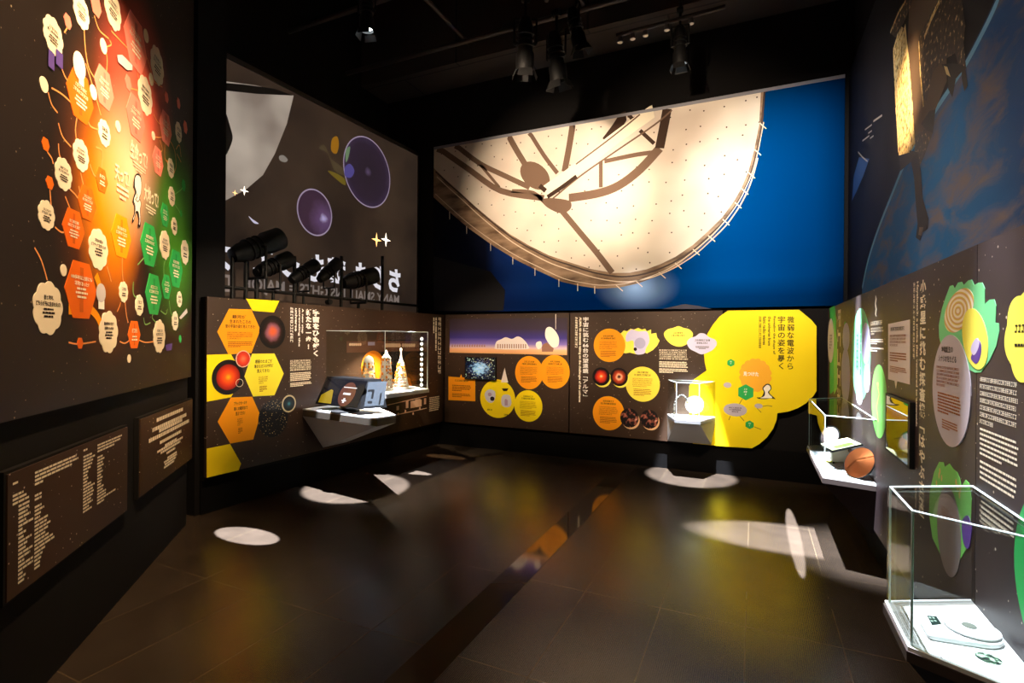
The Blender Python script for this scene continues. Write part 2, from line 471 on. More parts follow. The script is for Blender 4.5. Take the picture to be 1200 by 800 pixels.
# partition on the left with the gap behind it
b = MB(); c = [LF.P(-0.0, 0, -0.03), LF.P(3.62, 0, -0.03), LF.P(3.62, 0, -0.13), LF.P(-0.0, 0, -0.13)]
b.hexa([Vector((p.x, p.y, 0.3)) for p in c] + [Vector((p.x, p.y, 1.893)) for p in c]); struct(b.build('wall_partition', wallm))
b = MB(); c = [LF.P(-0.0, 0, -0.07), LF.P(3.57, 0, -0.07), LF.P(3.57, 0, -0.13), LF.P(-0.0, 0, -0.13)]
b.hexa([Vector((p.x, p.y, 0)) for p in c] + [Vector((p.x, p.y, 0.3)) for p in c]); struct(b.build('baseboard_partition', PLINTH))
b = MB(); c = [LB.P(-3.9, 0, -0.03), LB.P(-0.01, 0, -0.03), LB.P(-0.01, 0, -0.2), LB.P(-3.9, 0, -0.2)]
b.hexa([Vector((p.x, p.y, 0)) for p in c] + [Vector((p.x, p.y, 6.6)) for p in c]); struct(b.build('wall_left', wallm))
struct(MB().box((-5.2, 2.9, 0), (-4.36, 3.17, 6.6)).build('wall_pier', wallm))
struct(MB().box((-5.4, 2.9, 0), (-5.2, 6.52, 6.6)).build('wall_behind_screen', wallm))
# ceiling: grey acoustic boards
cm = mat('ceiling_boards', (58, 50, 46), 0.8); t = NT(cm); g = t.n('ShaderNodeNewGeometry')
br = t.n('ShaderNodeTexBrick', offset=0.5); br.inputs['Scale'].default_value = 1.0
br.inputs['Brick Width'].default_value = 1.8; br.inputs['Row Height'].default_value = 0.6; br.inputs['Mortar Size'].default_value = 0.012
br.inputs['Color1'].default_value = lin((60, 50, 45)); br.inputs['Color2'].default_value = lin((52, 44, 40)); br.inputs['Mortar'].default_value = lin((8, 7, 7))
t.l(g.outputs['Position'], br.inputs['Vector']); t.l(br.outputs['Color'], t.b.inputs['Base Color'])
struct(MB().box((-6.2, -1.2, 6.4), (1.4, 6.7, 6.6)).build('ceiling', cm))
# ------------------------------------------------------------------ big panel wall on the left
zt = 4.5; u1 = -0.02
zb0 = LB.px(0, 497.5)[1]; zb1 = LB.px(224.7, 440.2)[1]; zb = (zb0 + zb1) / 2
root = thing('exhibition_board', 'huge dark board with rainbow glow and dozens of question bubbles on the left wall', 'display board', LB.P(-1.6, zb, 0))
gm = mat('glow_print', (40, 30, 25), 0.5, spec=0.25); t = NT(gm); uv = t.uv()
def blob(t, c, ru, rz, pw):
    mp = t.n('ShaderNodeMapping'); mp.inputs['Location'].default_value = (-c[0] / ru, -c[1] / rz, 0); mp.inputs['Scale'].default_value = (1 / ru, 1 / rz, 1)
    t.l(t.uv(), mp.inputs['Vector']); gr = t.n('ShaderNodeTexGradient', gradient_type='SPHERICAL'); t.l(mp.outputs[0], gr.inputs[0])
    return t.math('POWER', gr.outputs[0], pw)
col = t.mix(t.stars(uv, 16, 0.07), lin((34, 26, 22)), lin((150, 135, 110)))
for (x, y, xe, ye, pw, c, k) in ((128, 235, 55, 20, 1.5, (150, 70, 10), 1.2), (132, 240, 80, 110, 1.2, (255, 142, 8), 1.5), (165, 115, 105, -25, 1.4, (232, 98, 76), 1.5), (205, 270, 165, 400, 1.3, (70, 140, 40), 1.7), (155, 200, 105, 90, 1.5, (255, 220, 180), 0.95)):
    cc = LB.px(x, y); ee = LB.px(xe, y); ez = LB.px(x, ye)
    col = t.mix(t.math('MULTIPLY', blob(t, cc, abs(cc[0] - ee[0]), abs(cc[1] - ez[1]), pw), k, True), col, lin(c))
t.l(col, t.b.inputs['Base Color'])
plate('board', LB, rect(-3.7, zb, u1, zt), 0.0, gm, root, 0.028)

OFF = 0.0015
# thin connecting curves
LINEM = mat('peach_line_print', (240, 160, 95), 0.6, spec=0.2)
LINEG = mat('green_line_print', (130, 190, 110), 0.6, spec=0.2)
curves = [
 [(98, 32), (100, 60), (104, 80), (113, 95)], [(110, 18), (116, 35), (127, 45)], [(130, 36), (143, 50), (151, 58)],
 [(75, 38), (80, 30)], [(117, 46), (125, 66), (124, 88)], [(60, 103), (72, 110), (83, 120)], [(56, 108), (60, 122), (67, 132)],
 [(70, 75), (76, 90), (83, 100)], [(100, 74), (108, 100), (118, 135)], [(68, 144), (73, 160), (83, 172)], [(90, 136), (88, 152), (90, 168)],
 [(102, 138), (106, 148), (116, 152)], [(124, 55), (130, 52), (128, 47)], [(170, 62), (176, 80), (180, 95), (190, 102)], [(160, 80), (162, 92), (165, 100)],
 [(150, 102), (155, 104), (162, 106)], [(180, 134), (184, 142), (190, 148)], [(180, 160), (186, 161), (192, 160)], [(193, 168), (193, 185), (198, 192)],
 [(201, 208), (206, 195), (204, 175), (196, 160)], [(206, 175), (210, 170), (212, 184)], [(55, 178), (60, 185), (62, 192)], [(68, 168), (69, 180), (72, 188)],
 [(80, 220), (88, 228), (92, 234)], [(94, 202), (98, 218), (102, 222)], [(105, 192), (110, 205), (117, 208)], [(76, 230), (80, 240), (84, 250)],
 [(64, 266), (72, 272), (80, 270)], [(92, 218), (94, 228), (98, 232)], [(143, 302), (143, 318), (144, 330)], [(137, 365), (140, 358), (141, 354)],
 [(80, 401), (92, 403), (112, 400)], [(140, 400), (146, 402), (152, 398)], [(162, 398), (170, 401), (180, 400)], [(125, 312), (128, 322), (130, 330)],
 [(146, 352), (148, 370), (150, 378)], [(112, 172), (120, 178), (118, 200)], [(187, 164), (190, 175), (186, 180)], [(60, 248), (59, 235), (58, 222)], [(40, 290), (48, 305), (55, 328)], [(207, 180), (212, 190)], [(195, 188), (199, 190)]]
grns = [[(156, 330), (156, 344), (161, 350)], [(168, 372), (170, 380), (176, 378)], [(180, 366), (178, 372), (183, 378)], [(196, 300), (192, 310), (192, 330)], [(204, 228), (212, 222), (214, 218)],
        [(205, 240), (209, 246), (211, 250)], [(198, 352), (200, 366), (204, 372)], [(170, 300), (163, 308), (161, 310)], [(188, 364), (194, 368), (196, 362)], [(212, 300), (210, 310), (208, 318)]]
for i, (lst, mm) in enumerate(((curves, LINEM), (grns, LINEG))):
    for q in lst: MB().strip(LB, smooth(LB.pts(q), 5), 0.008, OFF).build('connecting_line', mm, root)
MB().strip(LB, smooth(LB.pts([(112, 322), (116, 335), (113, 345)]), 5), 0.045, OFF).build('connecting_band', ORANGE, root)
MB().strip(LB, smooth(LB.pts([(80, 362), (86, 362), (90, 360)]), 5), 0.05, OFF).build('connecting_band', ORANGE, root)
MB().strip(LB, smooth(LB.pts([(106, 362), (113, 370), (118, 380)]), 5), 0.045, OFF).build('connecting_band', ORANGE, root)

TXT = {}
def bubble(x, y, h, kind, m, lines=0, txt=None, ink=INK):
    c, r = pc(LB, x, y, h / 2.0)
    if kind == 'cloud': o = plate('cloud_bubble', LB, cloud(c, r, 9, 0.05), OFF + 0.001, m, root)
    elif kind == 'dot': o = plate('round_bubble', LB, circ(c, r, 24), OFF + 0.001, m, root)
    else: o = plate('hexagon_bubble', LB, hexo(c, r * 1.12), OFF + 0.0005, m, root)
    off = OFF + 0.0022
    if kind == 'hexagon' and h > 26:
        plate('question_mark', LB, rect(c[0] - r * 0.12, c[1] - r * 0.75, c[0] + r * 0.12, c[1] + r * 0.78), OFF + 0.0012, mat(m.name + '_shade', tuple(int(255 * (v ** (1 / 2.2)) * 0.86) for v in m.node_tree.nodes['Principled BSDF'].inputs['Base Color'].default_value[:3]), 0.6, spec=0.2), o, 0)
    if txt:
        z = c[1] + r * 0.5
        for body, hh, ww in txt:
            letters('lettering', LB, body, (c[0] - r * ww, z - r * hh, c[0] + r * ww, z), off, ink, o, bold=0.03)
            z -= r * hh * 1.35
        greek('small_lettering', LB, (c[0] - r * 0.42, z - r * 0.42, c[0] + r * 0.42, z), 3, off, ink, o, jp=False, align='C', widths=[0.8, 1.0, 0.75])
    elif lines:
        n = lines // 2
        greek('lettering', LB, (c[0] - r * 0.62, c[1] - r * 0.02, c[0] + r * 0.62, c[1] + r * 0.42), max(1, n), off, ink, o, jp=True, align='C', widths=[0.75, 1.0, 0.6])
        greek('small_lettering', LB, (c[0] - r * 0.5, c[1] - r * 0.5, c[0] + r * 0.5, c[1] - r * 0.06), max(2, n + 1), off, ink, o, jp=False, align='C', widths=[0.8, 1.0, 0.75])
    return o
# hexagons first
for x, y, h in ((94, 113, 58), (102, 238, 40), (119, 211, 28), (86, 268, 46), (157, 392, 33), (142, 277, 50)):
    bubble(x, y, h, 'hexagon', DEEPOR if x != 142 else ORANGE, 4 if h > 35 else 3, None, CREAM)
bubble(95, 340, 68, 'hexagon', DEEPOR, 0, [('100億年以上前にも', 0.15, 0.72), ('銀河があった!?', 0.15, 0.5)], CREAM)
for x, y, h in ((53, 169, 15), (58, 214, 15), (93.5, 402, 13)): bubble(x, y, h, 'hexagon', DEEPOR)
for x, y, h in ((159, 51, 62), (122, 103, 46), (159, 138, 50), (194, 150, 38), (185, 189, 32), (79, 25, 16), (112, 5, 26), (150, 97, 17), (195, 114, 12), (209, 121, 12), (217, 149, 14)):
    bubble(x, y, h, 'hexagon', PINK, 4 if h > 30 else 0, None, CREAM)
for x, y, h in ((175, 287, 50), (180, 345, 48), (206, 315, 44), (195, 336, 29), (193, 252, 27), (215, 217, 13), (212, 250, 8), (211, 397, 9)):
    bubble(x, y, h, 'hexagon', GREEN, 4 if h > 25 else 0, None, CREAM)
for x, y, h in ((95, 14, 37), (132, 11, 44), (62, 42, 42), (184, 77, 42), (170, 112, 43), (122, 156, 30), (94.5, 182, 36), (74, 204, 37), (54, 252, 34),
                (144.5, 342, 24), (163, 357.5, 24), (193, 287, 33), (201, 230, 22), (204, 265, 20), (216.5, 295.5, 28), (210, 350.5, 18), (205, 376, 22), (186.5, 394, 38), (200, 197, 22), (209, 155, 23)):
    bubble(x, y, h, 'cloud', CREAM, 4 if h > 30 else 3)
bubble(115, 292, 47, 'cloud', CREAM, 0, [('銀河の星は', 0.17, 0.45), ('どうやって生まれたの?', 0.17, 0.8)])
bubble(56, 361, 61, 'cloud', CREAM, 0, [('星と銀河、', 0.17, 0.34), ('どちらが先に生まれたの?', 0.19, 0.86)])
bubble(127, 389, 48, 'cloud', CREAM, 0, [('星は何からできて', 0.17, 0.55), ('必要なものは?', 0.17, 0.5)])
for x, y, h in ((121, 54, 17), (51, 99, 18), (109, 108, 17), (138, 148, 13), (177, 93, 14), (179.5, 159, 10), (171, 42, 15), (74, 316.5, 14), (151, 420, 10)):
    bubble(x, y, h, 'dot', CREAM)
# headings round the figure
for body, b4 in (('天って?', (134, 197, 151, 215)), ('大地って?', (168, 220, 185, 240)), ('生命って?', (152, 170, 172, 192))):
    letters('heading_lettering', LB, body, pbox(LB, *b4), OFF + 0.002, CREAM, root, bold=0.03)
for b4 in ((136, 218, 150, 236), (170, 242, 182, 252), (155, 193, 170, 203)):
    greek('small_lettering', LB, pbox(LB, *b4), 3, OFF + 0.002, CREAM, root, jp=False, align='C')
# little thinking figure drawn in the middle
fig = plate('person_drawing', LB, smooth(LB.pts([(160, 203), (164, 206), (165.3, 216), (164.5, 226), (163, 232), (164.5, 238), (163.5, 246), (164, 256), (163.3, 266), (160.5, 264), (161.5, 259), (160.5, 250), (158.5, 249), (156.5, 257), (154.3, 261), (154, 256), (156.2, 250), (156.5, 240), (154.6, 236), (155.5, 230), (157.5, 224), (155.8, 218), (156.5, 207)]), 4, True), OFF + 0.003, mat('figure_outline_ink', (20, 16, 14), 0.6), root, 0)
inner = smooth(LB.pts([(160, 205), (163.3, 208), (164.5, 216), (163.8, 226), (162, 231.5), (163.7, 238), (162.7, 246), (163.2, 256), (162.6, 263), (161.6, 262), (162.3, 258), (161.2, 248.5), (158, 247.5), (156, 255), (154.9, 258), (154.9, 256), (157, 249), (157.3, 240), (155.6, 235.5), (156.3, 231), (158.7, 225), (156.9, 218), (157.3, 208)]), 4, True)
plate('figure_fill', LB, inner, OFF + 0.004, WHITE, fig, 0)
MB().strip(LB, smooth(LB.pts([(157, 233), (160, 236), (162.5, 233)]), 4), 0.006, OFF + 0.005).strip(LB, smooth(LB.pts([(158.5, 226), (159.5, 230), (158, 233)]), 4), 0.006, OFF + 0.005).build('figure_lines', INK, fig)
# small illustrations
plate('telescope_drawing', LB, circ(LB.px(91.5, 77), 0.06, 20, 0.065), OFF + 0.004, CREAM, root, 0)
plate('telescope_drawing', LB, prect(LB, 91, 84, 97, 100), OFF + 0.0035, GREYP, root, 0)
plate('satellite_drawing', LB, prect(LB, 55, 60, 62, 80), OFF + 0.004, mat('violet_print', (92, 70, 150), 0.6), root, 0)
plate('satellite_drawing', LB, prect(LB, 64, 60, 72, 78), OFF + 0.004, _M['violet_print'], root, 0)
plate('telescope_drawing', LB, LB.pts([(136, 64), (142, 64), (154, 76), (154, 82), (148, 82), (137, 72)]), OFF + 0.004, GREYP, root, 0)
plate('telescope_drawing', LB, circ(LB.px(117, 343), 0.055, 20, 0.05), OFF + 0.004, GREYP, root, 0)
plate('telescope_drawing', LB, prect(LB, 114, 350, 121, 362), OFF + 0.0035, WHITE, root, 0)
plate('satellite_drawing', LB, LB.pts([(209, 372), (218, 361), (219, 366), (211, 374)]), OFF + 0.004, GREYP, root, 0)
plate('satellite_drawing', LB, LB.pts([(193, 404), (201, 402), (200, 410), (194, 411)]), OFF + 0.004, _M['violet_print'], root, 0)

# two low text boards under it
TBM = board_mat('brown_credit_board', (66, 44, 26), (50, 34, 22), scale=20, star=0.09)
def lowboard(x0, x1, yt, yb, label):
    z1 = LB.px(x1, yt)[1]; z0 = LB.px(x1, yb)[1]; a = LB.px(x0, 500)[0]; c = LB.px(x1, 500)[0]
    r = thing('text_board', label, 'text board', LB.P((a + c) / 2, z0, 0), 'low text boards on the left wall')
    plate('board', LB, rect(a, z0, c, z1), 0.004, TBM, r, 0.03)
    plate('board_edge', LB, rect(a - 0.012, z0 - 0.012, c + 0.012, z1 + 0.012), -0.002, BLACK, r, 0.025)
    return r, a, c, z0, z1
r1, a, c, z0, z1 = lowboard(8, 148.7, 500, 597, 'wide dark brown board of credit columns, low on the left wall nearest the camera')
def tcol(u, lst, align, top, step, sc=1.0):
    o = []
    b = MB()
    for k, wd in enumerate(lst):
        if not wd: continue
        zt = top - k * step; us = u if align == 'L' else u - wd
        x = us
        while x < us + wd - 0.004:
            ww = min(rnd.uniform(0.02, 0.05), us + wd - x); b.plate(LB, rect(x, zt - step * 0.58, x + ww, zt), 0.0055, 0); x += ww + 0.004
    return b
W = c - a; H = z1 - z0
px2u = lambda x: LB.px(x, 560)[0]
ztop = z1 - 0.035; st = H * 0.0325
tcol(px2u(13), [0.04, 0, 0, 0.07, 0.09, 0.11], 'L', LB.px(15, 565)[1], st).build('name_column', CREAM, r1, weld=False)
tcol(px2u(20), [0.08, 0.07, 0.06, 0.08, 0.05, 0.1, 0.03, 0.05, 0.04, 0.09, 0.06, 0.05, 0.1, 0.08, 0.04, 0.1, 0.1, 0.03, 0.05, 0.04], 'L', LB.px(20, 592)[1], st).build('name_column', CREAM, r1, weld=False)
tcol(px2u(39), [0.34, 0.36, 0.3, 0.06, 0, 0, 0.05, 0.05, 0, 0.05, 0.07, 0.05, 0.04, 0.1, 0.09, 0.12, 0.1, 0.08, 0.11, 0.14, 0.16, 0.08, 0.06, 0.05, 0.05, 0.04], 'L', LB.px(39, 553)[1], st).build('name_column', CREAM, r1, weld=False)
tcol(px2u(96), [0.04, 0, 0.09, 0.12, 0.1, 0.09, 0.08, 0.05, 0.04, 0.05, 0.04, 0.08, 0.12, 0.1, 0.11, 0.1, 0.08, 0.1, 0.06, 0.09], 'L', LB.px(96, 527)[1], st).build('name_column', CREAM, r1, weld=False)
tcol(px2u(112.5), [0.3, 0.28, 0.2, 0, 0.06, 0.08, 0.06, 0.07, 0.05, 0.06, 0.05, 0.06, 0.05, 0.05, 0.08, 0.07, 0.1, 0.1, 0.22, 0.08], 'L', LB.px(112.5, 521)[1], st).build('name_column', CREAM, r1, weld=False)
r2, a, c, z0, z1 = lowboard(163.8, 224.7, 467.8, 536, 'smaller dark brown board with centred text, low on the left wall beside the black pier')
def crow(yc, x0, x1, h):
    u0 = px2u(x0); u1_ = px2u(x1); z = LB.px((x0 + x1) / 2, yc)[1]
    b = MB(); x = u0
    while x < u1_ - 0.005:
        ww = min(rnd.uniform(0.02, 0.045), u1_ - x); b.plate(LB, rect(x, z - h / 2, x + ww, z + h / 2), 0.0055, 0); x += ww + 0.006
    return b
for y, x0, x1, h in ((486, 182, 213, .026), (495, 177, 217, .026), (498.5, 185, 212, .024), (505, 173, 220, .026), (512, 186, 211, .022), (518, 192, 206, .016), (521, 183, 213, .016), (524, 187, 210, .016), (528, 194, 204, .016), (533, 195, 206, .014), (537, 191, 206, .014), (540, 192, 205, .014), (544, 191, 203, .014)):
    crow(y, x0, x1, h).build('text_line', CREAM, r2, weld=False)
# ------------------------------------------------------------------ left partition board
ua = LF.px(242, 450)[0]; ub = LF.px(521, 430)[0]; BZ0, BZ1 = 0.335, 1.895
root = thing('exhibition_board', 'dark brown board with yellow and orange hexagons on the left partition', 'display board', LF.P((ua + ub) / 2, BZ0, -0.01))
plate('board', LF, rect(ua, BZ0, ub, BZ1), 0.0, BOARD, root, 0.028)
def lf(name, pts, m, off=0.0015, parent=None): return plate(name, LF, LF.pts(pts), off, m, parent or root)
lf('yellow_hexagon', [(288.2, 349.8), (327.2, 352.4), (321, 366), (296, 364)], YELLOW)
h1 = lf('orange_hexagon', [(268.4, 361.6), (294.5, 362.5), (305, 386), (294.5, 413.5), (267.5, 415), (254.6, 388.6)], ORANGE)
lf('yellow_hexagon', [(242.3, 415.6), (270.5, 414.6), (286, 441), (270.5, 465.3), (242.3, 470.5)], YELLOW)
h2 = lf('lemon_hexagon', [(295.4, 414.4), (321.5, 414), (332.5, 437.5), (321.5, 463), (296.6, 464.4), (286.4, 441)], mat('bright_lemon_print', (250, 232, 60), 0.55, spec=0.2))
h3 = lf('orange_hexagon', [(270.5, 465.6), (295.4, 464.6), (305, 486), (296.7, 514.7), (269.8, 519.5), (255, 494)], ORANGE)
lf('yellow_hexagon', [(242.3, 525.5), (269.5, 520), (282.5, 543), (279.5, 550.8), (242.3, 559.5)], YELLOW)
for hh, rows, y0, ys in ((h1, [('銀河が', 272, 288), ('生まれたころの', 269, 294), ('昔の宇宙の姿が見えてきた!', 264, 299)], 369, 5.6),
                         (h2, [('惑星のたまごが', 299, 319), ('集まるガスの円盤が', 298, 320), ('見えてきた!', 301, 316)], 421, 5.6),
                         (h3, [('ブラックホールや', 274, 289), ('遠くの銀河まで', 274, 290), ('見えてきた!', 276, 287)], 470, 6)):
    for k, (s_, x0, x1) in enumerate(rows):
        letters('lettering', LF, s_, pbox(LF, x0, y0 + k * ys, x1, y0 + k * ys + 4.2), 0.003, INK, hh, bold=0.02)
    x0, x1 = rows[-1][1], rows[-1][2]
    greek('small_lettering', LF, pbox(LF, x0 + 2, y0 + 20, x1 - 2, y0 + 29), 4, 0.003, ORINK, hh)
    greek('small_lettering', LF, pbox(LF, x0 + 3, y0 + 31, x1 - 3, y0 + 38), 4, 0.003, ORINK, hh, jp=False)
neb1 = radial_mat('hazy_orange_nebula_print', [(0, (232, 96, 40)), (0.22, (196, 92, 66)), (0.4, (140, 84, 100)), (0.62, (44, 20, 14)), (0.8, (12, 8, 8))], 0.35, 1.6)
sun = radial_mat('red_star_print', [(0, (255, 190, 20)), (0.2, (250, 105, 18)), (0.45, (218, 56, 18)), (0.7, (150, 24, 12)), (0.75, (12, 8, 8))], 0.04, 3)
sun2 = radial_mat('small_red_star_print', [(0, (255, 130, 90)), (0.5, (225, 60, 30)), (0.86, (190, 45, 25)), (0.9, (235, 190, 170))], 0.25, 2.5)
speck = mat('deep_field_print', (8, 7, 9), 0.5); t = NT(speck)
v = t.stars(t.uv(), 60, 0.32); t.l(t.mix(v, lin((9, 7, 9)), lin((220, 190, 120))), t.b.inputs['Base Color'])
ring = radial_mat('teal_disc_print', [(0, (60, 150, 160)), (0.25, (20, 50, 60)), (0.5, (18, 26, 30)), (0.82, (20, 22, 24)), (0.84, (215, 200, 160))], 0.0)
def disc(x, y, rx, ry, m, name='round_photo', off=0.0025, w=LF, par=None):
    c = w.px(x, y); ru = abs(w.px(x + rx, y)[0] - w.px(x - rx, y)[0]) / 2; rz = abs(w.px(x, y + ry)[1] - w.px(x, y - ry)[1]) / 2
    return plate(name, w, circ(c, ru, 40, rz), off, m, par or root)
disc(319.4, 388.9, 15.5, 19.4, neb1); disc(267.5, 441.8, 19, 20.6, sun); disc(284.9, 420.4, 8.7, 9.9, sun2, off=0.0035)
disc(320.5, 490, 17.5, 22, speck); disc(338.5, 472.8, 8.2, 10.2, ring, off=0.0035)
MB().strip(LF, circ(LF.px(280.5, 448.5), 0.035, 20), 0.004, 0.0042, closed=True).build('ring_mark', CREAM, root)
# title columns
letters('title_lettering', LF, '宇宙をひも解く', pbox(LF, 366.3, 362.5, 374, 417.5), 0.002, WHITE, root, vertical=True, bold=0.045)
letters('title_lettering', LF, '新たな一歩!', pbox(LF, 358.3, 362, 364.8, 409), 0.002, WHITE, root, vertical=True, bold=0.045)
letters('subtitle_lettering', LF, 'A new step', pbox(LF, 353, 361.5, 355.8, 390.5), 0.002, WHITE, root, rot=True, bold=0.03)
letters('subtitle_lettering', LF, 'unraveling the', pbox(LF, 349.2, 361, 352, 406), 0.002, WHITE, root, rot=True, bold=0.03)
letters('subtitle_lettering', LF, 'universe', pbox(LF, 345.5, 361, 348.3, 388), 0.002, WHITE, root, rot=True, bold=0.03)
greek('subtitle_lettering', LF, pbox(LF, 339.8, 360, 343.3, 404), 1, 0.002, WHITE, root, rot=True, fill=0.9)
greek('paragraph', LF, pbox(LF, 340, 421.5, 365, 434.5), 5, 0.002, CREAM, root, last=1.0, fill=0.72)
greek('paragraph', LF, pbox(LF, 340, 436, 365, 446), 6, 0.002, CREAM, root, jp=False, last=0.9, fill=0.7)
greek('paragraph', LF, pbox(LF, 340, 447.5, 365, 452.5), 3, 0.002, CREAM, root, jp=False, last=0.6, fill=0.7)
greek('subtitle_lettering', LF, pbox(LF, 513.2, 372, 516.6, 438), 1, 0.002, CREAM, root, rot=True, fill=0.95)
greek('subtitle_lettering', LF, pbox(LF, 510, 372, 511.8, 412), 1, 0.002, CREAM, root, rot=True, jp=False, fill=0.9)
greek('subtitle_lettering', LF, pbox(LF, 507.5, 372, 509.2, 391), 1, 0.002, CREAM, root, rot=True, jp=False, fill=0.9)
greek('paragraph', LF, pbox(LF, 503, 464.5, 515, 481.5), 8, 0.002, CREAM, root, jp=False, last=0.9, fill=0.65)
# small timeline under the display case
tl = MB()
tl.strip(LF, LF.pts([(452, 475), (480, 468.5), (500, 464)]), 0.010, 0.002); tl.strip(LF, LF.pts([(464, 486), (482, 482), (500, 478)]), 0.010, 0.002)
for x, y, w_, h in ((466, 478, 3, 5), (477, 473.5, 3, 9), (489.5, 471.5, 6, 8), (498, 470, 2.5, 7)):
    tl.plate(LF, prect(LF, x - w_ / 2, y - h / 2, x + w_ / 2, y + h / 2), 0.0025, 0)
tl.plate(LF, prect(LF, 481, 469, 494, 477), 0.003, 0)
for x, y in ((466.5, 485), (475, 481.5), (484, 484.5), (492, 478)): tl.plate(LF, circ(LF.px(x, y), 0.018, 10), 0.003, 0)
tl.build('timeline_graphic', mat('pale_pink_ink', (240, 200, 170), 0.6), root, weld=False)

# ------------------------------------------------------------------ tall display case with the white models
u = lambda x: LF.px(x, 450)[0]
WEDGE = (mat('dark_laminate', (40, 34, 31), 0.6), mat('deck_rim_metal', (190, 190, 192), 0.35, 0.4))
WG = (GREYWED, mat('pale_counter_edge', (84, 76, 66), 0.6))
case = vitrine('tall glass case with three lit white tower models on the left partition', LF, (u(381), u(381) + 1.33), (u(381) + 0.27, u(381) + 1.06), 0.60, 0.94, 1.625, 0.80, (u(381) + 0.35, u(381) + 1.25), DECKW, WEDGE)
# reflections in the case glass, painted as flat shapes on the board
refl = plate('painted_reflection', LF, prect(LF, 447, 398, 497, 457), .004, mat('reflection_black', (12, 12, 13), .5, spec=.3), case)
o = plate('reflected_strip', LF, prect(LF, 406, 399.5, 491, 412), .0055, mat('reflected_dusk_strip', (96, 66, 52), .5, spec=.2), case)
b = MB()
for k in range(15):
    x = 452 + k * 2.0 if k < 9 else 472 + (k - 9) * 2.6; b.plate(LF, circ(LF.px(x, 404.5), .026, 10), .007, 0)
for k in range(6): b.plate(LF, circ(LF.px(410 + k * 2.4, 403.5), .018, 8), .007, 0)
b.build('reflected_antennas', mat('reflected_antenna_cream', (220, 190, 165), .6), o, weld=False)
plate('reflected_sky', LF, prect(LF, 431, 400.5, 439, 404.5), .007, mat('reflection_lilac', (140, 140, 180), .6), o)
plate('amber_reflection', LF, circ(LF.px(437, 430), .20, 32, .20), .0065, mat('reflection_amber', (225, 130, 20), .5), case)
plate('amber_reflection', LF, LF.pts([(462, 458), (464, 440), (470, 438), (480, 443), (484, 457)]), .0065, _M['reflection_amber'], case)
uc0 = u(381) + 1.02
post = thing('led_strip', 'upright strip of round white lights at the right end of the tall glass case', 'light strip', LF.P(uc0, 0.945, 0.52))
MB().tube(LF.P(uc0, 0.942, 0.52), LF.P(uc0, 1.57, 0.52), 0.012, None, 8).build('post', STEEL, post)
LED = mat('led_lens', (255, 250, 240), 0.4, emit=(255, 246, 232), es=3.0)
vdir = (Vector((0, 0, EYE)) - LF.P(uc0, 1.3, 0.52)).normalized()
for k in range(10):
    p = LF.P(uc0, 0.985 + k * 0.062, 0.52)
    MB().lathe(p + Vector((vdir.x, vdir.y, 0)) * 0.010, (vdir.x, vdir.y, 0), [(0.0, 0.012), (0.012, 0.009), (0.018, 0.0)], 14).build('led_lens', LED, post)

MODW = mat('model_white', (250, 238, 215), 0.4); MODG = mat('model_gold', (240, 150, 40), 0.4, 0.2)
def tower(uu, off, h, r0, r1, tip, label, seed):
    q = random.Random(seed)
    t_ = thing('tower_model', label, 'scale model', LF.P(uu, 0.945, off), 'white tower models in the glass case')
    c = LF.P(uu, 0, off); n = 8; levels = 9
    b = MB(); g_ = MB()
    zz = lambda k: 0.965 + h * k / levels
    rr = lambda k: r0 + (r1 - r0) * (k / levels) ** 1.3
    for k in range(levels):
        for i in range(n):
            a = 2 * math.pi * i / n; a2 = 2 * math.pi * (i + 1) / n
            p = Vector((c.x + rr(k) * math.cos(a), c.y + rr(k) * math.sin(a), zz(k))); p2 = Vector((c.x + rr(k) * math.cos(a2), c.y + rr(k) * math.sin(a2), zz(k)))
            q1 = Vector((c.x + rr(k + 1) * math.cos(a), c.y + rr(k + 1) * math.sin(a), zz(k + 1))); q2 = Vector((c.x + rr(k + 1) * math.cos(a2), c.y + rr(k + 1) * math.sin(a2), zz(k + 1)))
            b.tube(p, p2, 0.003, None, 4); b.tube(p, q1, 0.003, None, 4); b.tube(p, q2, 0.0025, None, 4)
            if q.random() < 0.45: b.hexa([p + (p2 - p) * .1, p2 + (p - p2) * .1, p2 + (p - p2) * .1 + Vector((0, 0, .004)), p + (p2 - p) * .1 + Vector((0, 0, .004)), q1, q2, q2 + Vector((0, 0, .003)), q1 + Vector((0, 0, .003))])
            if q.random() < 0.4: g_.tube(p, p + Vector((0, 0, h / levels * .7)), 0.011, None, 6)
        b.lathe((c.x, c.y, zz(k)), (0, 0, 1), [(rr(k) * .72, 0), (rr(k) * .72, 0.006), (0, 0.006)], 8)
    b.build('lattice', MODW, t_, weld=False); g_.build('gold_fittings', MODG, t_, weld=False)
    MB().lathe((c.x, c.y, 0.945), (0, 0, 1), [(0, 0), (r0 * 1.25, 0), (r0 * 1.25, 0.018), (0, 0.018)], 24).build('base', MODW, t_)
    MB().lathe((c.x, c.y, zz(levels)), (0, 0, 1), tip, 16).build('cap', MODW, t_, smooth=True)
    for i in range(4):
        a = math.pi / 2 * i + .4; MB().tube((c.x + r0 * 1.1 * math.cos(a), c.y + r0 * 1.1 * math.sin(a), 0.9645), (c.x + rr(2) * math.cos(a), c.y + rr(2) * math.sin(a), zz(2)), 0.006, 0.004, 6).build('strut', MODW, t_)
    return t_
def upos(x, off):   # u on the partition for a point 'off' in front of it that shows at pixel column x
    w2 = Wall((LF.P(0, 0, off).x, LF.P(0, 0, off).y), LF.d); return w2.px(x, 430)[0]
tower(upos(432, .30), .30, .32, .075, .055, [(.055, 0), (.05, .03), (.03, .055), (0, .07)], 'squat white lattice tower with domed cap, behind the touch screen', 1)
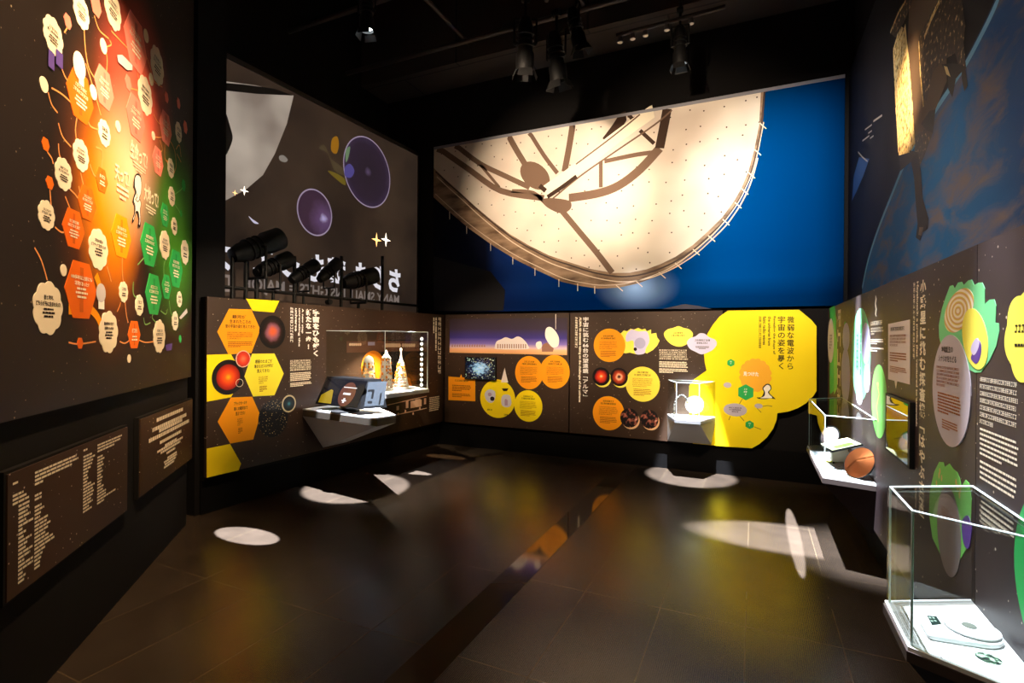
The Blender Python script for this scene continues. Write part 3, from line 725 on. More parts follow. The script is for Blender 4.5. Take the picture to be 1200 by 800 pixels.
tower(upos(452.5, .33), .33, .36, .072, .048, [(.048, 0), (.02, .04), (.01, .07), (0, .09)], 'middle white lattice tower model with pointed cap', 2)
tower(upos(470, .36), .36, .30, .085, .03, [(.03, 0), (.012, .05), (.007, .12), (.016, .15), (0, .17)], 'slender cone shaped white lattice tower nearest the strip of round lights', 3)

# ------------------------------------------------------------------ counter and touch screen
zc = 0.81
A = at_z(356, 481, zc); Bc = at_z(442, 490, zc); Cc = at_z(464, 486, zc)
wl = lambda x, y=0: LF.P(LF.px(x, 480)[0], 0, 0.004)
a0 = LF.P(u(355), 0, 0.004); d0 = LF.P(u(355) + 0.85, 0, 0.004)
out = [(a0.x, a0.y), (Bc.x, Bc.y), (Cc.x + 0.0, Cc.y), (d0.x, d0.y)]
ct = thing('counter', 'white topped wall counter with grey wedge bracket under the touch screen', 'counter', ((a0.x + Cc.x) / 2, (a0.y + Cc.y) / 2, BZ0))
MB().prism(out, zc - 0.012, zc).build('counter_top', DECKW, ct)
MB().prism(out, zc - 0.075, zc - 0.0122).build('counter_edge', WG[1], ct)
pb = LF.P(u(379), 0, 0.004); pb2 = LF.P(u(379) + 0.35, 0, 0.004)
hull('bracket', [Vector((*q, zc - 0.0755)) for q in out] + [Vector((pb.x, pb.y, 0.36)), Vector((pb2.x, pb2.y, 0.36))], GREYWED, ct)

ks = thing('touch_screen', 'black wedge shaped touch screen unit standing on the white counter', 'touch screen', (-3.68, 4.06, zc))
zb_, ztp = 0.868, 1.145
bot = [at_z(373.5, 472, zb_ + .0), at_z(423, 480, zb_), at_z(452.5, 477.5, zb_)]
bot.append(bot[0] + (bot[2] - bot[1]) * 1.0)
top = [at_z(381, 441.8, ztp), at_z(429, 443, ztp + 0.0), at_z(445.5, 442.0, ztp)]
top = [Vector((-4.03, 4.085, ztp)), Vector((-3.44, 3.985, ztp)), Vector((-3.36, 4.13, ztp)), Vector((-3.95, 4.23, ztp))]
bot = [Vector((-4.10, 4.0, zb_)), Vector((-3.40, 3.87, zb_)), Vector((-3.27, 4.11, zb_)), Vector((-3.97, 4.24, zb_))]
KB = mat('gloss_black_plastic', (10, 10, 11), 0.35, spec=0.2)
MB().hexa(bot + top).build('housing', KB, ks)
def quad(b, f, u0, v0, u1, v1, out_=0.002, pts=None):
    o, ex, ey = f; n = ex.cross(ey).normalized()
    P = lambda a, c: o + ex * a + ey * c + n * out_
    b.face([P(*q) for q in (pts or [(u0, v0), (u1, v0), (u1, v1), (u0, v1)])]); return b
def facef(bl, br, tl): return (bl, br - bl, tl - bl)
F1 = facef(bot[0], bot[1], top[0]); F2 = facef(bot[1], bot[2], top[1])
sc_ = quad(MB(), F1, .04, .05, .93, .95).build('screen', mat('screen_glass', (5, 5, 6), 0.12, spec=0.15, emit=(26, 24, 38), es=0.25), ks)
quad(MB(), F1, 0, 0, 0, 0, .004, [(.06, .06), (.36, .06), (.29, .52), (.24, .56), (.06, .33)]).build('screen_image', mat('screen_yellow', (30, 24, 6), 0.2, emit=(200, 165, 25), es=0.6), sc_)
quad(MB(), F1, 0, 0, 0, 0, .004, [(.62 + .17 * math.cos(a * .2618), .44 + .42 * math.sin(a * .2618)) for a in range(24)]).build('screen_image', mat('screen_brown', (20, 10, 8), 0.2, emit=(105, 58, 45), es=0.8), sc_)
b = MB(); quad(b, F1, .50, .66, .78, .69, .006); quad(b, F1, .54, .42, .70, .49, .006); quad(b, F1, .56, .2, .66, .24, .006); quad(b, F1, .59, .14, .63, .3, .0062)
b.build('screen_lettering', mat('screen_white', (60, 56, 54), 0.3, emit=(245, 235, 225), es=0.9), sc_)
quad(MB(), F2, .14, .08, .86, .90).build('side_window', mat('grey_glossy_panel', (44, 48, 52), 0.12, spec=0.7), ks)
b = MB(); quad(b, F2, .18, .58, .42, .64, .004); quad(b, F2, .34, .34, .42, .6, .004); quad(b, F2, .24, .18, .4, .25, .004); quad(b, F2, .66, .12, .72, .5, .004)
b.build('side_reflection_marks', KB, ks)  # dark marks painting a reflection in the side window
c = (-3.70, 4.0)
MB().lathe((c[0], c[1], zc + .001), (0, 0, 1), [(0, 0), (.14, 0), (.14, .012), (.05, .03), (.05, zb_ - zc - .002), (0, zb_ - zc - .002)], 24).build('foot', DARKMET, ks, smooth=True)

# ------------------------------------------------------------------ projection screen behind the partition
sroot = thing('projection_screen', 'large dim mesh screen with mirrored lettering above the left partition', 'screen', LS.P(1.8, 1.75, 0))
su0 = 0.15; su1 = LS.px(490, 300)[0]; sz0 = 1.60; sz1 = LS.px(490, 183)[1]
fb = mat('screen_fabric', (60, 48, 40), 0.8, emit=(60, 48, 38), es=0.45); t = NT(fb)
wv = t.n('ShaderNodeTexNoise', i_Scale=1.2, i_Detail=3.0); t.l(t.uv(), wv.inputs['Vector'])
t.l(t.ramp(wv.outputs[0], [(0.3, lin((48, 38, 33))), (0.7, lin((84, 66, 52)))]), t.b.inputs['Emission Color'])
plate('fabric', LS, rect(su0, sz0, su1, sz1), 0.0, fb, sroot, 0.01)
MB().plate(LS, rect(su0, sz1, su1, sz1 + 0.05), 0.012, 0.04).plate(LS, rect(su1 - .03, sz0, su1, sz1), .012, .02).build('frame', mat('screen_frame', (60, 50, 44), 0.6), sroot)
def em(name, c, s): return mat(name, tuple(int(v * .5) for v in c), 0.7, emit=c, es=s)
def ls(name, pts, m, off=0.002, sm=False):
    p = LS.pts(pts); return plate(name, LS, smooth(p, 5, True) if sm else p, off, m, sroot, 0)
cmat = em('projected_cream', (205, 190, 170), 0.5); t = NT(cmat)
no = t.n('ShaderNodeTexNoise', i_Scale=1.6, i_Detail=2.0); t.l(t.uv(), no.inputs['Vector']); t.l(t.ramp(no.outputs[0], [(0.3, lin((165, 148, 135))), (0.65, lin((235, 218, 200)))]), t.b.inputs['Emission Color'])
ls('projected_shape', [(262, 95), (300, 100), (344, 112), (336, 145), (322, 180), (308, 205), (288, 222), (262, 236)], cmat)
ls('projected_shade', [(262, 97), (285, 99), (322, 104), (343, 112), (300, 110), (262, 106)], em('projected_dark', (40, 32, 28), 0.15), 0.003)
ls('projected_shade', [(262, 130), (270, 150), (272, 165), (262, 182)], _M['projected_dark'], 0.003, True)
def ring2(x, y, rx, ry, m, rimw):
    c = LS.px(x, y); ru = abs(LS.px(x + rx, y)[0] - LS.px(x - rx, y)[0]) / 2; rz = (LS.px(x, y - ry)[1] - LS.px(x, y + ry)[1]) / 2
    o = plate('projected_disc', LS, circ(c, ru, 48, rz), 0.003, m, sroot, 0)
    MB().strip(LS, circ(c, ru, 64, rz), rimw, 0.004, closed=True).build('projected_rim', em('projected_rim', (190, 170, 200), 0.55), o)
def remit(name, stops, s, noise=0.2, centre=(0, 0)):
    m = radial_mat(name, stops, noise, 2.0, 0.7, centre); t = NT(m)
    ln = t.b.inputs['Base Color'].links[0].from_socket; t.l(ln, t.b.inputs['Emission Color']); t.b.inputs['Emission Strength'].default_value = s
    return m
ring2(431, 202, 27, 40, remit('projected_violet', [(0, (100, 85, 120)), (0.15, (48, 38, 50)), (0.8, (52, 40, 58)), (1, (66, 52, 78))], 0.55), 0.014)
ring2(369, 249, 20, 26.5, remit('projected_galaxy', [(0, (190, 180, 225)), (0.25, (95, 70, 110)), (0.9, (62, 42, 60))], 0.7, 0.5, (0.5, -0.2)), 0.016)
ls('projected_shape', [(389, 163), (395, 160), (397, 170), (394, 180), (388, 176)], em('projected_amber', (190, 130, 30), 0.5), 0.002, True)
ls('projected_shape', [(374, 174), (384, 180), (392, 200), (406, 206), (404, 200), (396, 192), (388, 186), (380, 170)], em('projected_olive', (105, 88, 62), 0.4), 0.002, True)
ls('projected_shape', [(384, 200), (394, 210), (404, 217), (404, 210), (396, 204)], em('projected_yellow', (140, 120, 40), 0.45), 0.0024, True)
ls('projected_shape', [(405, 176), (410, 172), (408, 184), (405, 190)], em('projected_pale_green', (120, 150, 110), 0.6), 0.0045, True)
ls('projected_shape', [(404, 196), (410, 192), (415, 200), (411, 208), (404, 206)], em('projected_blue', (100, 90, 170), 0.5), 0.0045, True)
ls('projected_shape', [(327, 183), (332, 182), (337, 187), (334, 190), (328, 188)], em('projected_grey', (170, 160, 150), 0.5), 0.0024, True)
ls('projected_comet', [(291, 253), (296, 257), (303, 262), (297, 261)], em('projected_white', (210, 205, 230), 0.8), 0.0024, True)
def sparkle(x, y, r, m):
    c = LS.px(x, y); p = [(c[0] + (r if i % 2 == 0 else r * .22) * math.cos(math.pi / 4 * i) * (1.0), c[1] + (r if i % 2 == 0 else r * .22) * math.sin(math.pi / 4 * i)) for i in range(8)]
    plate('projected_star', LS, p, 0.005, m, sroot, 0)
WG_ = em('warm_glint', (255, 190, 110), 3.0); WH_ = em('white_glint', (255, 240, 215), 4.0)
sparkle(441, 281, 0.10, WG_); sparkle(452, 281, 0.10, WH_); sparkle(286, 223.5, 0.05, WH_); sparkle(275, 226, 0.03, WG_)
TW = em('projected_lettering_white', (235, 232, 240), 0.85); TG = em('projected_lettering_grey', (170, 155, 148), 0.42)
# mirrored words: the screen is seen from its back
xs = [469, 441, 415, 390, 365, 341, 318, 288]
zt_ = [(LS.px(x, 300)[1]) for x in xs]
s0 = LS.px(469, 330)[0]
pit = (LS.px(469, 330)[0] - LS.px(284, 330)[0]) / 7.0
for k, ch in enumerate('ちりも積もって大'):
    ur = s0 - k * pit; zl = LS.px(462, 342)[1]; zh = LS.px(462, 315)[1] - zl
    if k == 7: ur -= 0.12
    letters('projected_lettering', LS, ch, (ur - pit * (0.72 if ch in 'ちりもって' else 0.9), zl, ur, zl + (zh if ch != 'っ' else zh * .7)), 0.004, TW, sroot, mirror=True, bold=0.045)
ze0 = LS.px(460, 359)[1]; ze1 = LS.px(460, 345)[1]; ue = LS.px(467.5, 350)[0]; uw = LS.px(283, 330)[0]
letters('projected_lettering', LS, 'MANY SMALL INSIGHTS = MAJOR', (uw, ze0, ue, ze1), 0.004, TG, sroot, mirror=True, bold=0.02)
letters('projected_lettering', LS, 'DI', (uw - 0.30, ze0, uw - 0.12, ze1), 0.004, TG, sroot, mirror=True, bold=0.02)
# ------------------------------------------------------------------ dish mural on the back wall
mz0 = 1.93; mu0 = BM.px(508, 250)[0]; mu1 = BM.px(989, 250)[0]; mzt = BM.px(508, 174.5)[1]
root = thing('mural', 'giant photo mural of a white radio dish against blue sky on the back wall', 'mural', BM.P((mu0 + mu1) / 2, mz0, -0.01))
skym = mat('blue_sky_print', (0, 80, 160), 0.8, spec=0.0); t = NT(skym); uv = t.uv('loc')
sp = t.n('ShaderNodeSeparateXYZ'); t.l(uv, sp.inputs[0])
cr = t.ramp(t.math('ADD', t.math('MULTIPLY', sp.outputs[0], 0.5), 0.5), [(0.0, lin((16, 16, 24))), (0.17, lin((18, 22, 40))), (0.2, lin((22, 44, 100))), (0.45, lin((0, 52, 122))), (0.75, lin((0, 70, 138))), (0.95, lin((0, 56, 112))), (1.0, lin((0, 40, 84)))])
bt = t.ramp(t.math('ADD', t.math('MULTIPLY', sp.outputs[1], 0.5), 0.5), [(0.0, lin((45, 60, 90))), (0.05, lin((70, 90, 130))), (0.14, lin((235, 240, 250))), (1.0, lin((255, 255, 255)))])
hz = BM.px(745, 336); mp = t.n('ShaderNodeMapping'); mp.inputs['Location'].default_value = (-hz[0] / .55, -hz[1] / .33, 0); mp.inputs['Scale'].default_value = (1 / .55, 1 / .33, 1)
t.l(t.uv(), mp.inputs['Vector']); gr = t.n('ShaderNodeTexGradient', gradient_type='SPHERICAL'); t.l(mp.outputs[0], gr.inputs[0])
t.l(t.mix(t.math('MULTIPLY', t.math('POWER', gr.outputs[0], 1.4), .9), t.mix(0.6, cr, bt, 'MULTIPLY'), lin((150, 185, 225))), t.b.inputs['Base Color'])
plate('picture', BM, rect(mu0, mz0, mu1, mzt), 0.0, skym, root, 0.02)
MB().plate(BM, rect(mu0, mzt - .012, mu1, mzt + 0.025), 0.006, 0.03).build('top_rail', mat('pale_rail', (150, 150, 160), 0.5), root)
def clipz(pts): return [(max(mu0 + .001, min(mu1, p[0])), min(p[1], mzt - .013)) for p in pts]
def bm_(name, pts, m, off, sm=False, par=None):
    p = BM.pts(pts); p = smooth(p, 5, True) if sm else p
    return plate(name, BM, clipz(p), off, m, par or root, 0)
inner = [(891.7, 100), (889.6, 146.7), (884, 175), (877, 201), (869, 220), (860, 236), (846, 255), (829, 271.7), (812, 287), (791.7, 300.8), (775, 309), (758, 315.4), (738, 319.5), (718.8, 319.8), (692, 315), (666.7, 307), (643, 299), (620.8, 288), (597, 274), (575, 257), (556, 241), (537.5, 223.8), (523, 211), (508, 197)]
outer = [(895, 100), (893, 147), (887, 178), (880, 205), (872, 224), (864, 240), (850, 260), (833, 279), (815, 295), (794, 311), (775, 322), (748, 332), (725, 337), (700, 338), (680, 335), (658, 330), (630, 317), (604, 304), (578, 288), (550, 268), (530, 251), (508, 231)]
bm_('lower_hill', [(508, 300), (575, 318), (592, 340), (590, 364), (508, 364)], mat('dark_building_print', (20, 19, 22), 0.6, spec=.15), 0.001)
bm_('mountain', [(775, 362), (790, 358.5), (803, 356), (820, 358.5), (835, 362)], mat('blue_peak_print', (34, 36, 58), 0.6), 0.001)
rimm = noise_mat('rim_print', [(0.35, (96, 72, 52)), (0.6, (170, 140, 112))], (1.2, 4), 2.0)
dish = bm_('dish_rim', outer + [(508, 100)], rimm, 0.0015)
dm = mat('dish_print', (252, 236, 212), 0.6, spec=0.15); t = NT(dm); uv = t.uv()
no = t.n('ShaderNodeTexNoise', i_Scale=1.1, i_Detail=2.0); t.l(uv, no.inputs['Vector'])
base = t.ramp(no.outputs[0], [(0.35, lin((222, 206, 192))), (0.6, lin((248, 236, 220)))])
vo = t.n('ShaderNodeTexVoronoi', voronoi_dimensions='2D', i_Scale=5.0, i_Randomness=0.55); t.l(uv, vo.inputs['Vector'])
t.l(t.mix(t.math('LESS_THAN', vo.outputs['Distance'], 0.045), base, lin((92, 70, 55))), t.b.inputs['Base Color'])
bm_('dish_surface', inner + [(508, 100)], dm, 0.0025)
b = MB()
b.strip(BM, clipz(smooth(BM.pts([(896, 104)] + [(x + 2.5, y + 4) for x, y in inner[1:]]), 3)), 0.02, 0.0030)
b.build('rim_line', mat('dark_seam_ink', (70, 50, 40), 0.6), root, weld=False)
b = MB(); b.strip(BM, clipz(smooth(BM.pts([(x + 4, y + 10) for x, y in inner[2:]]), 3)), 0.014, 0.0031)
b.strip(BM, clipz(smooth(BM.pts([(x + 2, y - 4) for x, y in outer[1:]]), 3)), 0.01, 0.0031)
for i in range(1, len(outer) - 1):
    x, y = outer[i]; x2, y2 = (x + 5, y + 4) if x > 700 else (x - 3, y + 6); b.strip(BM, BM.pts([(x - 3, y - 3), (x2, y2)]), 0.012, 0.0032)
b.build('rim_line', mat('pale_rim_ink', (235, 215, 190), 0.6), root, weld=False)
SH = mat('strut_shadow_print', (120, 96, 80), 0.6, spec=.1); SD = mat('dark_strut_print', (66, 48, 38), 0.6, spec=.1); SL = mat('bright_strut_print', (255, 244, 220), 0.6, spec=.1)
Z = lambda l: [(500 + x / 2.4, 80 + y / 2.4) for x, y in l]
b = MB()
STN, STM = 'strut_shadow', SH
def st(l, w_, off=0.0036): MB().strip(BM, clipz(smooth(BM.pts(Z(l)), 4)), w_, off).build(STN, STM, root)
st([(80, 215), (150, 268), (215, 300), (290, 335)], .07); st([(30, 222), (120, 285), (210, 345), (330, 365)], .08); st([(150, 270), (205, 335)], .04)
st([(228, 185), (250, 225), (280, 275)], .08, .0037); st([(288, 178), (330, 245), (368, 295)], .055); st([(412, 150), (402, 215), (388, 290)], .085, .0038)
st([(655, 235), (590, 243), (500, 262)], .055); st([(490, 262), (490, 335)], .05); st([(380, 400), (430, 460), (480, 520), (522, 575)], .075, .0037)
st([(340, 385), (300, 350), (240, 345)], .05)
STN, STM = 'dark_strut', SD
st([(560, 125), (535, 165), (505, 205)], .13, .0041); st([(565, 125), (582, 148)], .045, .0041)
st([(677, 112), (668, 160), (655, 225)], .11, .0041); st([(600, 175), (640, 212)], .045, .0041)
STN, STM = 'strut_shadow', mat('mid_strut_print', (112, 84, 64), .6)
st([(655, 225), (600, 285), (540, 330), (480, 352), (400, 365)], [.11] * 17, .0040)
bm_('subreflector_shadow', [(500 + 305 / 2.4 + 17 * math.cos(a) - 4 * math.sin(a), 80 + 302 / 2.4 + 14 * math.sin(a) + 9 * math.cos(a)) for a in [i * .2618 for i in range(24)]], SH, 0.0042)
bm_('subreflector_shadow', Z([(340, 365), (400, 372), (405, 395), (380, 408), (345, 395), (325, 375)]), SH, 0.0042, True)
STN, STM = 'feed_arm', SL
st([(335, 345), (420, 285), (520, 205), (610, 140), (638, 120)], .16, .0046)
STN, STM = 'feed_arm_edge', SH
st([(345, 375), (430, 305), (530, 235), (640, 160), (690, 118)], .022, .0049); st([(420, 270), (520, 195), (600, 130)], .02, .0049)
STN, STM = 'feed_horn', SD
st([(340, 362), (380, 335), (422, 304)], .055, .0051); st([(318, 330), (335, 345)], .06, .0051)

# ------------------------------------------------------------------ lower boards on the back wall
def back_board(x0, x1, label):
    a, c = BK.px(x0, 430)[0], BK.px(x1, 430)[0]
    r = thing('exhibition_board', label, 'display board', BK.P((a + c) / 2, BZ0, -0.01))
    plate('board', BK, rect(a, BZ0, c, BZ1), 0.0, BOARD, r, 0.078)
    return r
def bk(name, pts, m, par, off=0.0015, sm=False):
    p = BK.pts(pts); return plate(name, BK, smooth(p, 5, True) if sm else p, off, m, par)
def cdisc(x, y, r, m, par, name='round_print', off=0.0015, ry=None): return disc(x, y, r, ry or r, m, name, off, BK, par)
def copytext(o, x, y, r, ink=ORINK, off=0.003, head=1):
    if head: greek('heading_lettering', BK, pbox(BK, x - r * .5, y - r * .78, x + r * .5, y - r * .45), 2, off, INK, o, align='C', widths=[.7, 1])
    greek('small_lettering', BK, pbox(BK, x - r * .62, y - r * .36, x + r * .62, y + r * .22), 6, off, ink, o, last=.7, fill=.5)
    greek('small_lettering', BK, pbox(BK, x - r * .55, y + r * .3, x + r * .55, y + r * .75), 5, off, ink, o, jp=False, last=.6, fill=.5)

A = back_board(521.5, 666.5, 'brown board with a desert antenna panorama and orange circles, left of the long vertical title')
pan = mat('dusk_panorama_print', (60, 50, 110), .55, spec=.2); t = NT(pan); sp = t.n('ShaderNodeSeparateXYZ'); t.l(t.uv('loc'), sp.inputs[0])
t.l(t.ramp(t.math('ADD', t.math('MULTIPLY', sp.outputs[1], .5), .5), [(0, lin((240, 170, 110))), (.12, lin((250, 190, 140))), (.17, lin((225, 190, 200))), (.28, lin((130, 110, 190))), (.45, lin((62, 52, 130))), (.7, lin((60, 48, 66))), (1, lin((56, 44, 52)))]), t.b.inputs['Base Color'])
pn = plate('panorama_print', BK, rect(BK.px(527, 400)[0], BK.px(600, 414.5)[1], BK.px(664.5, 400)[0], BK.px(600, 373)[1]), 0.0015, pan, A)
bk('cloud_print', [(580, 406), (582, 400), (588, 397), (593, 395), (600, 397), (607, 394), (614, 398), (619, 405), (617, 409), (583, 409)], mat('cloud_white_print', (246, 232, 225), .6), pn, .003, True)
b = MB()
for i in range(13): x = 583 + i * 2.7; b.plate(BK, prect(BK, x, 403, x + 1.2, 408), .0042, 0)
for i in range(14):
    x = 529 + i * 2.9; b.plate(BK, BK.pts([(x, 406), (x + 1.6, 402.5), (x + 2, 406.5)]), .0042, 0)
b.build('distant_antennas', mat('antenna_tan_print', (170, 120, 95), .6), pn, weld=False)
WP = mat('antenna_white_print', (250, 238, 228), .6)
bk('antenna_print', [(640, 385), (645, 383), (651, 388), (655, 396), (654, 405), (648, 407), (643, 402), (639, 394)], WP, pn, .0045, True)
bk('antenna_print', [(629, 401), (634, 400), (635, 406), (631, 409), (628, 405)], WP, pn, .0045, True)
bk('antenna_base_print', [(637, 403), (641, 401), (649, 408), (648, 412), (635, 412), (635, 406)], mat('antenna_base_print', (150, 105, 85), .6), pn, .004)
bk('mast_print', [(651, 368), (651.6, 368), (651.6, 386), (651, 386)], WP, A, .0045)
oo = bk('orange_square_print', [(525.5, 441), (539, 442), (540.5, 438.5), (541.5, 442), (557, 443), (557, 470), (525.5, 468.5)], ORANGE, A)
greek('heading_lettering', BK, pbox(BK, 533, 445, 550, 448), 1, .003, INK, oo, last=1); greek('small_lettering', BK, pbox(BK, 530, 451, 552, 459), 4, .003, ORINK, oo, jp=False); greek('small_lettering', BK, pbox(BK, 530, 461, 552, 466), 3, .003, ORINK, oo, jp=False)
c1 = cdisc(620, 436.5, 16.5, ORANGE, A, ry=19.5); copytext(c1, 620, 436, 17)
c1 = cdisc(650, 435.5, 17.5, ORANGE, A, off=.0022, ry=19.8); copytext(c1, 651, 436, 17, off=.0036)
c1 = cdisc(583, 467, 20.5, YELLOW, A, ry=22.5)
for x, y in ((574, 464), (593.5, 470)):
    greek('heading_lettering', BK, pbox(BK, x - 3, y + 15, x + 3, y + 18), 1, .003, INK, c1, last=1)
bk('drawing', [(569, 459), (574, 456), (580, 459), (580, 467), (576, 472), (571, 470), (568, 464)], GREYP, c1, .003, True); cdisc(577, 467, 2.6, INK, c1, 'drawing', .004); cdisc(574, 462, 2.2, mat('mauve_print', (170, 140, 160), .6), c1, 'drawing', .004)
bk('drawing', [(588, 465), (592, 462), (598, 464), (599, 474), (594, 477), (588, 474)], GREYP, c1, .003, True); bk('drawing', [(591.5, 468), (593, 467), (595, 469), (595, 475), (591.5, 475)], _M['mauve_print'], c1, .004); bk('drawing', [(588, 455), (596, 455), (594, 458), (590, 458)], INK, c1, .003)
bk('rocket_drawing', [(591.5, 430.5), (593, 438), (595.5, 448), (587, 448), (589.5, 438)], mat('rocket_white_print', (246, 230, 220), .6), A, .0032)
c1 = cdisc(619, 475.5, 16.5, YELLOW, A, off=.0026, ry=18.5); copytext(c1, 619, 476, 16, off=.004)
# lit monitor set on this board
mo = thing('monitor', 'small lit monitor showing a blue white star chart above the orange square', 'monitor', BK.P(BK.px(564, 432)[0], BK.px(564, 445)[1], 0.01))
q = pbox(BK, 546, 418, 582, 444.6)
MB().plate(BK, rect(*q), .035, .03, back=True).build('bezel', DARKMET, mo)
scm = mat('star_chart_screen', (10, 14, 24), .2); t = NT(scm); uvl = t.uv('loc')
vl = t.n('ShaderNodeVectorMath', operation='LENGTH'); t.l(uvl, vl.inputs[0]); vo = t.n('ShaderNodeTexNoise', i_Scale=4.0, i_Detail=5.0); t.l(uvl, vo.inputs['Vector'])
e = t.ramp(t.math('ADD', vl.outputs['Value'], t.math('MULTIPLY', t.math('SUBTRACT', vo.outputs[0], .5), 1.6)), [(0, lin((205, 235, 250))), (.35, lin((150, 200, 225))), (.6, lin((30, 50, 85))), (1, lin((8, 10, 20)))])
v2 = t.stars(uvl, 9, .5); t.l(t.mix(v2, e, lin((190, 215, 170))), t.b.inputs['Emission Color']); t.b.inputs['Emission Strength'].default_value = .8
plate('screen', BK, rect(q[0] + .012, q[1] + .012, q[2] - .012, q[3] - .012), .0362, scm, mo)

B = back_board(668, 846, 'brown board with the long vertical white title and red disc photographs')
letters('title_lettering', BK, ['宇', '宙', 'に', '挑', 'む', '66', '台', 'の', '望', '遠', '鏡', '﹁', 'ア', 'ル', 'マ', '﹂'], pbox(BK, 683, 371.5, 689.5, 464), .002, WHITE, B, vertical=True, bold=.012)
letters('subtitle_lettering', BK, 'ALMA: 66 antennas taking on the challenges of the universe', pbox(BK, 677.8, 371.5, 681.3, 471), .002, CREAM, B, rot=True, bold=.03)
greek('subtitle_lettering', BK, pbox(BK, 673.8, 371.5, 676.8, 407), 1, .002, CREAM, B, rot=True, fill=.9)
c1 = cdisc(714, 404.5, 18.5, ORANGE, B, ry=19.5); copytext(c1, 713, 406, 17)
petal = BK.px(748, 400)
bk('petal_print', [(727, 391), (731, 387), (735, 388), (739, 385), (743, 386), (748, 384), (752, 386), (756, 385), (758, 388), (763, 386), (763, 391), (769, 390), (770, 395), (773, 399), (770, 405), (765, 410), (758, 414), (752, 411), (746, 415), (738, 413), (733, 414), (727, 412)], LEMON, B, .001)
bk('petal_print', [(734, 392), (740, 386), (748, 388), (757, 388), (760, 392), (761, 400), (757, 408), (755, 414), (746, 415), (743, 409), (742, 399), (734, 400)], LAV, B, .0022, True); cdisc(750, 402, 6.5, mat('grey_violet_print', (172, 168, 205), .6), B, off=.0032)
cdisc(744.5, 409, 2, _M['dark_ink'], B, 'drawing', .004)
lc = bk('cloud_bubble', [(778, 391), (782, 386), (789, 384), (795, 382), (801, 384), (808, 386), (812, 391), (810, 397), (805, 403), (797, 406), (788, 404), (781, 398)], LEMON, B, .0015, True)
greek('lettering', BK, pbox(BK, 787, 389, 802, 395), 2, .003, INK, lc, align='C', widths=[.7, 1])
red1 = radial_mat('orange_ring_photo', [(0, (255, 225, 160)), (.2, (240, 90, 30)), (.5, (200, 40, 20)), (.66, (120, 15, 10)), (.75, (12, 6, 6))], .25, 2.2)
red2 = radial_mat('dark_ring_photo', [(0, (30, 8, 8)), (.1, (80, 20, 15)), (.28, (255, 190, 150)), (.45, (200, 70, 30)), (.8, (20, 8, 8))], .2, 2.2)
blk1 = noise_mat('dark_moon_photo', [(.5, (16, 10, 12)), (.66, (190, 110, 90)), (.72, (240, 200, 170))], (1, 1), 2.0, 4, 'loc')
for x, y, r, m in ((704.5, 441, 10.3, red1), (725.5, 441.5, 10.3, red2), (737.5, 489.5, 10.8, blk1), (761, 491, 10.6, blk1)):
    cdisc(x + 1.5, y + 2.6, r * .98, LEMON if y < 460 else mat('pale_crescent_print', (235, 190, 140), .6), B, 'crescent', .0026); cdisc(x, y, r, m, B, 'round_photo', .0036, ry=r * 1.05)
c1 = cdisc(753, 450, 20, YELLOW if 0 else mat('soft_yellow_print', (250, 222, 70), .6), B, off=.0018, ry=20.5); copytext(c1, 753, 450, 19)
c1 = cdisc(713, 484, 18.5, ORANGE, B, ry=20); copytext(c1, 713, 483, 18)
greek('paragraph', BK, pbox(BK, 772.5, 409.5, 806, 422), 5, .002, CREAM, B, last=1, fill=.7); greek('paragraph', BK, pbox(BK, 772.5, 423.5, 806, 431), 4, .002, CREAM, B, jp=False, last=1, fill=.68); greek('paragraph', BK, pbox(BK, 772.5, 431.8, 806, 437.5), 3, .002, CREAM, B, jp=False, fill=.68)

# large yellow cut-out
C_ = thing('exhibition_board', 'large bright yellow double circle cut-out board with black vertical title', 'display board', BK.P(BK.px(880, 430)[0], BZ0, 0.004))
def arc(cx, cy, r, a0, a1, n=28):   # wall units
    return [(cx + r * math.cos(a0 + (a1 - a0) * i / n), cz_(cy, r, a0 + (a1 - a0) * i / n)) for i in range(n + 1)]
cz_ = lambda cy, r, a: cy + r * math.sin(a)
P2 = [(853, 363.8), (936.5, 362.8), (951, 375), (956.8, 382), (956.8, 458), (953, 464), (945, 472), (935, 478), (924, 482), (911, 484), (910, 492), (906, 502), (899, 512), (890, 520), (881, 525), (856, 523.8), (837, 521.8), (812, 519.8), (808, 500), (808, 452), (813, 445), (822, 438), (828, 434), (826, 425), (825, 415), (826, 402), (829, 391), (835, 381), (843, 371)]
yb_ = BK.pts(P2); yb_ = [(p[0], max(BZ0, min(BZ1, p[1]))) for p in yb_]
ycut = BK.px(845.5, 430)[0]
yw = plate('board', BK, yb_, 0.006, YELLOW, C_, 0.0055)
letters('title_lettering', BK, '微弱な電波から', pbox(BK, 922.3, 370.5, 930.5, 432.5), .0075, INK, yw, vertical=True, bold=.015)
letters('title_lettering', BK, '宇宙の姿を暴く', pbox(BK, 911.3, 370.5, 920, 432.5), .0075, INK, yw, vertical=True, bold=.015)
letters('subtitle_lettering', BK, 'Revealing the shape of', pbox(BK, 905.5, 370.5, 909, 415), .0075, INK, yw, rot=True, bold=.02)
letters('subtitle_lettering', BK, 'the universe from', pbox(BK, 900, 370.5, 903.5, 405), .0075, INK, yw, rot=True, bold=.02)
letters('subtitle_lettering', BK, 'faint radio waves', pbox(BK, 894, 370.5, 897.7, 404), .0075, INK, yw, rot=True, bold=.02)
greek('subtitle_lettering', BK, pbox(BK, 888.5, 370.5, 892, 408), 1, .0075, INK, yw, rot=True, fill=.75)
bur = plate('burst_bubble', BK, leaf(BK.px(885, 439.5), abs(BK.px(904.5, 439)[0] - BK.px(885, 439)[0]), 90, 16, .1, rz=.19), .0072, mat('warm_yellow_print', (250, 180, 40), .6), yw)
letters('lettering', BK, '見つけた', pbox(BK, 871, 435.5, 889, 440.5), .0085, WHITE, bur, bold=.03)
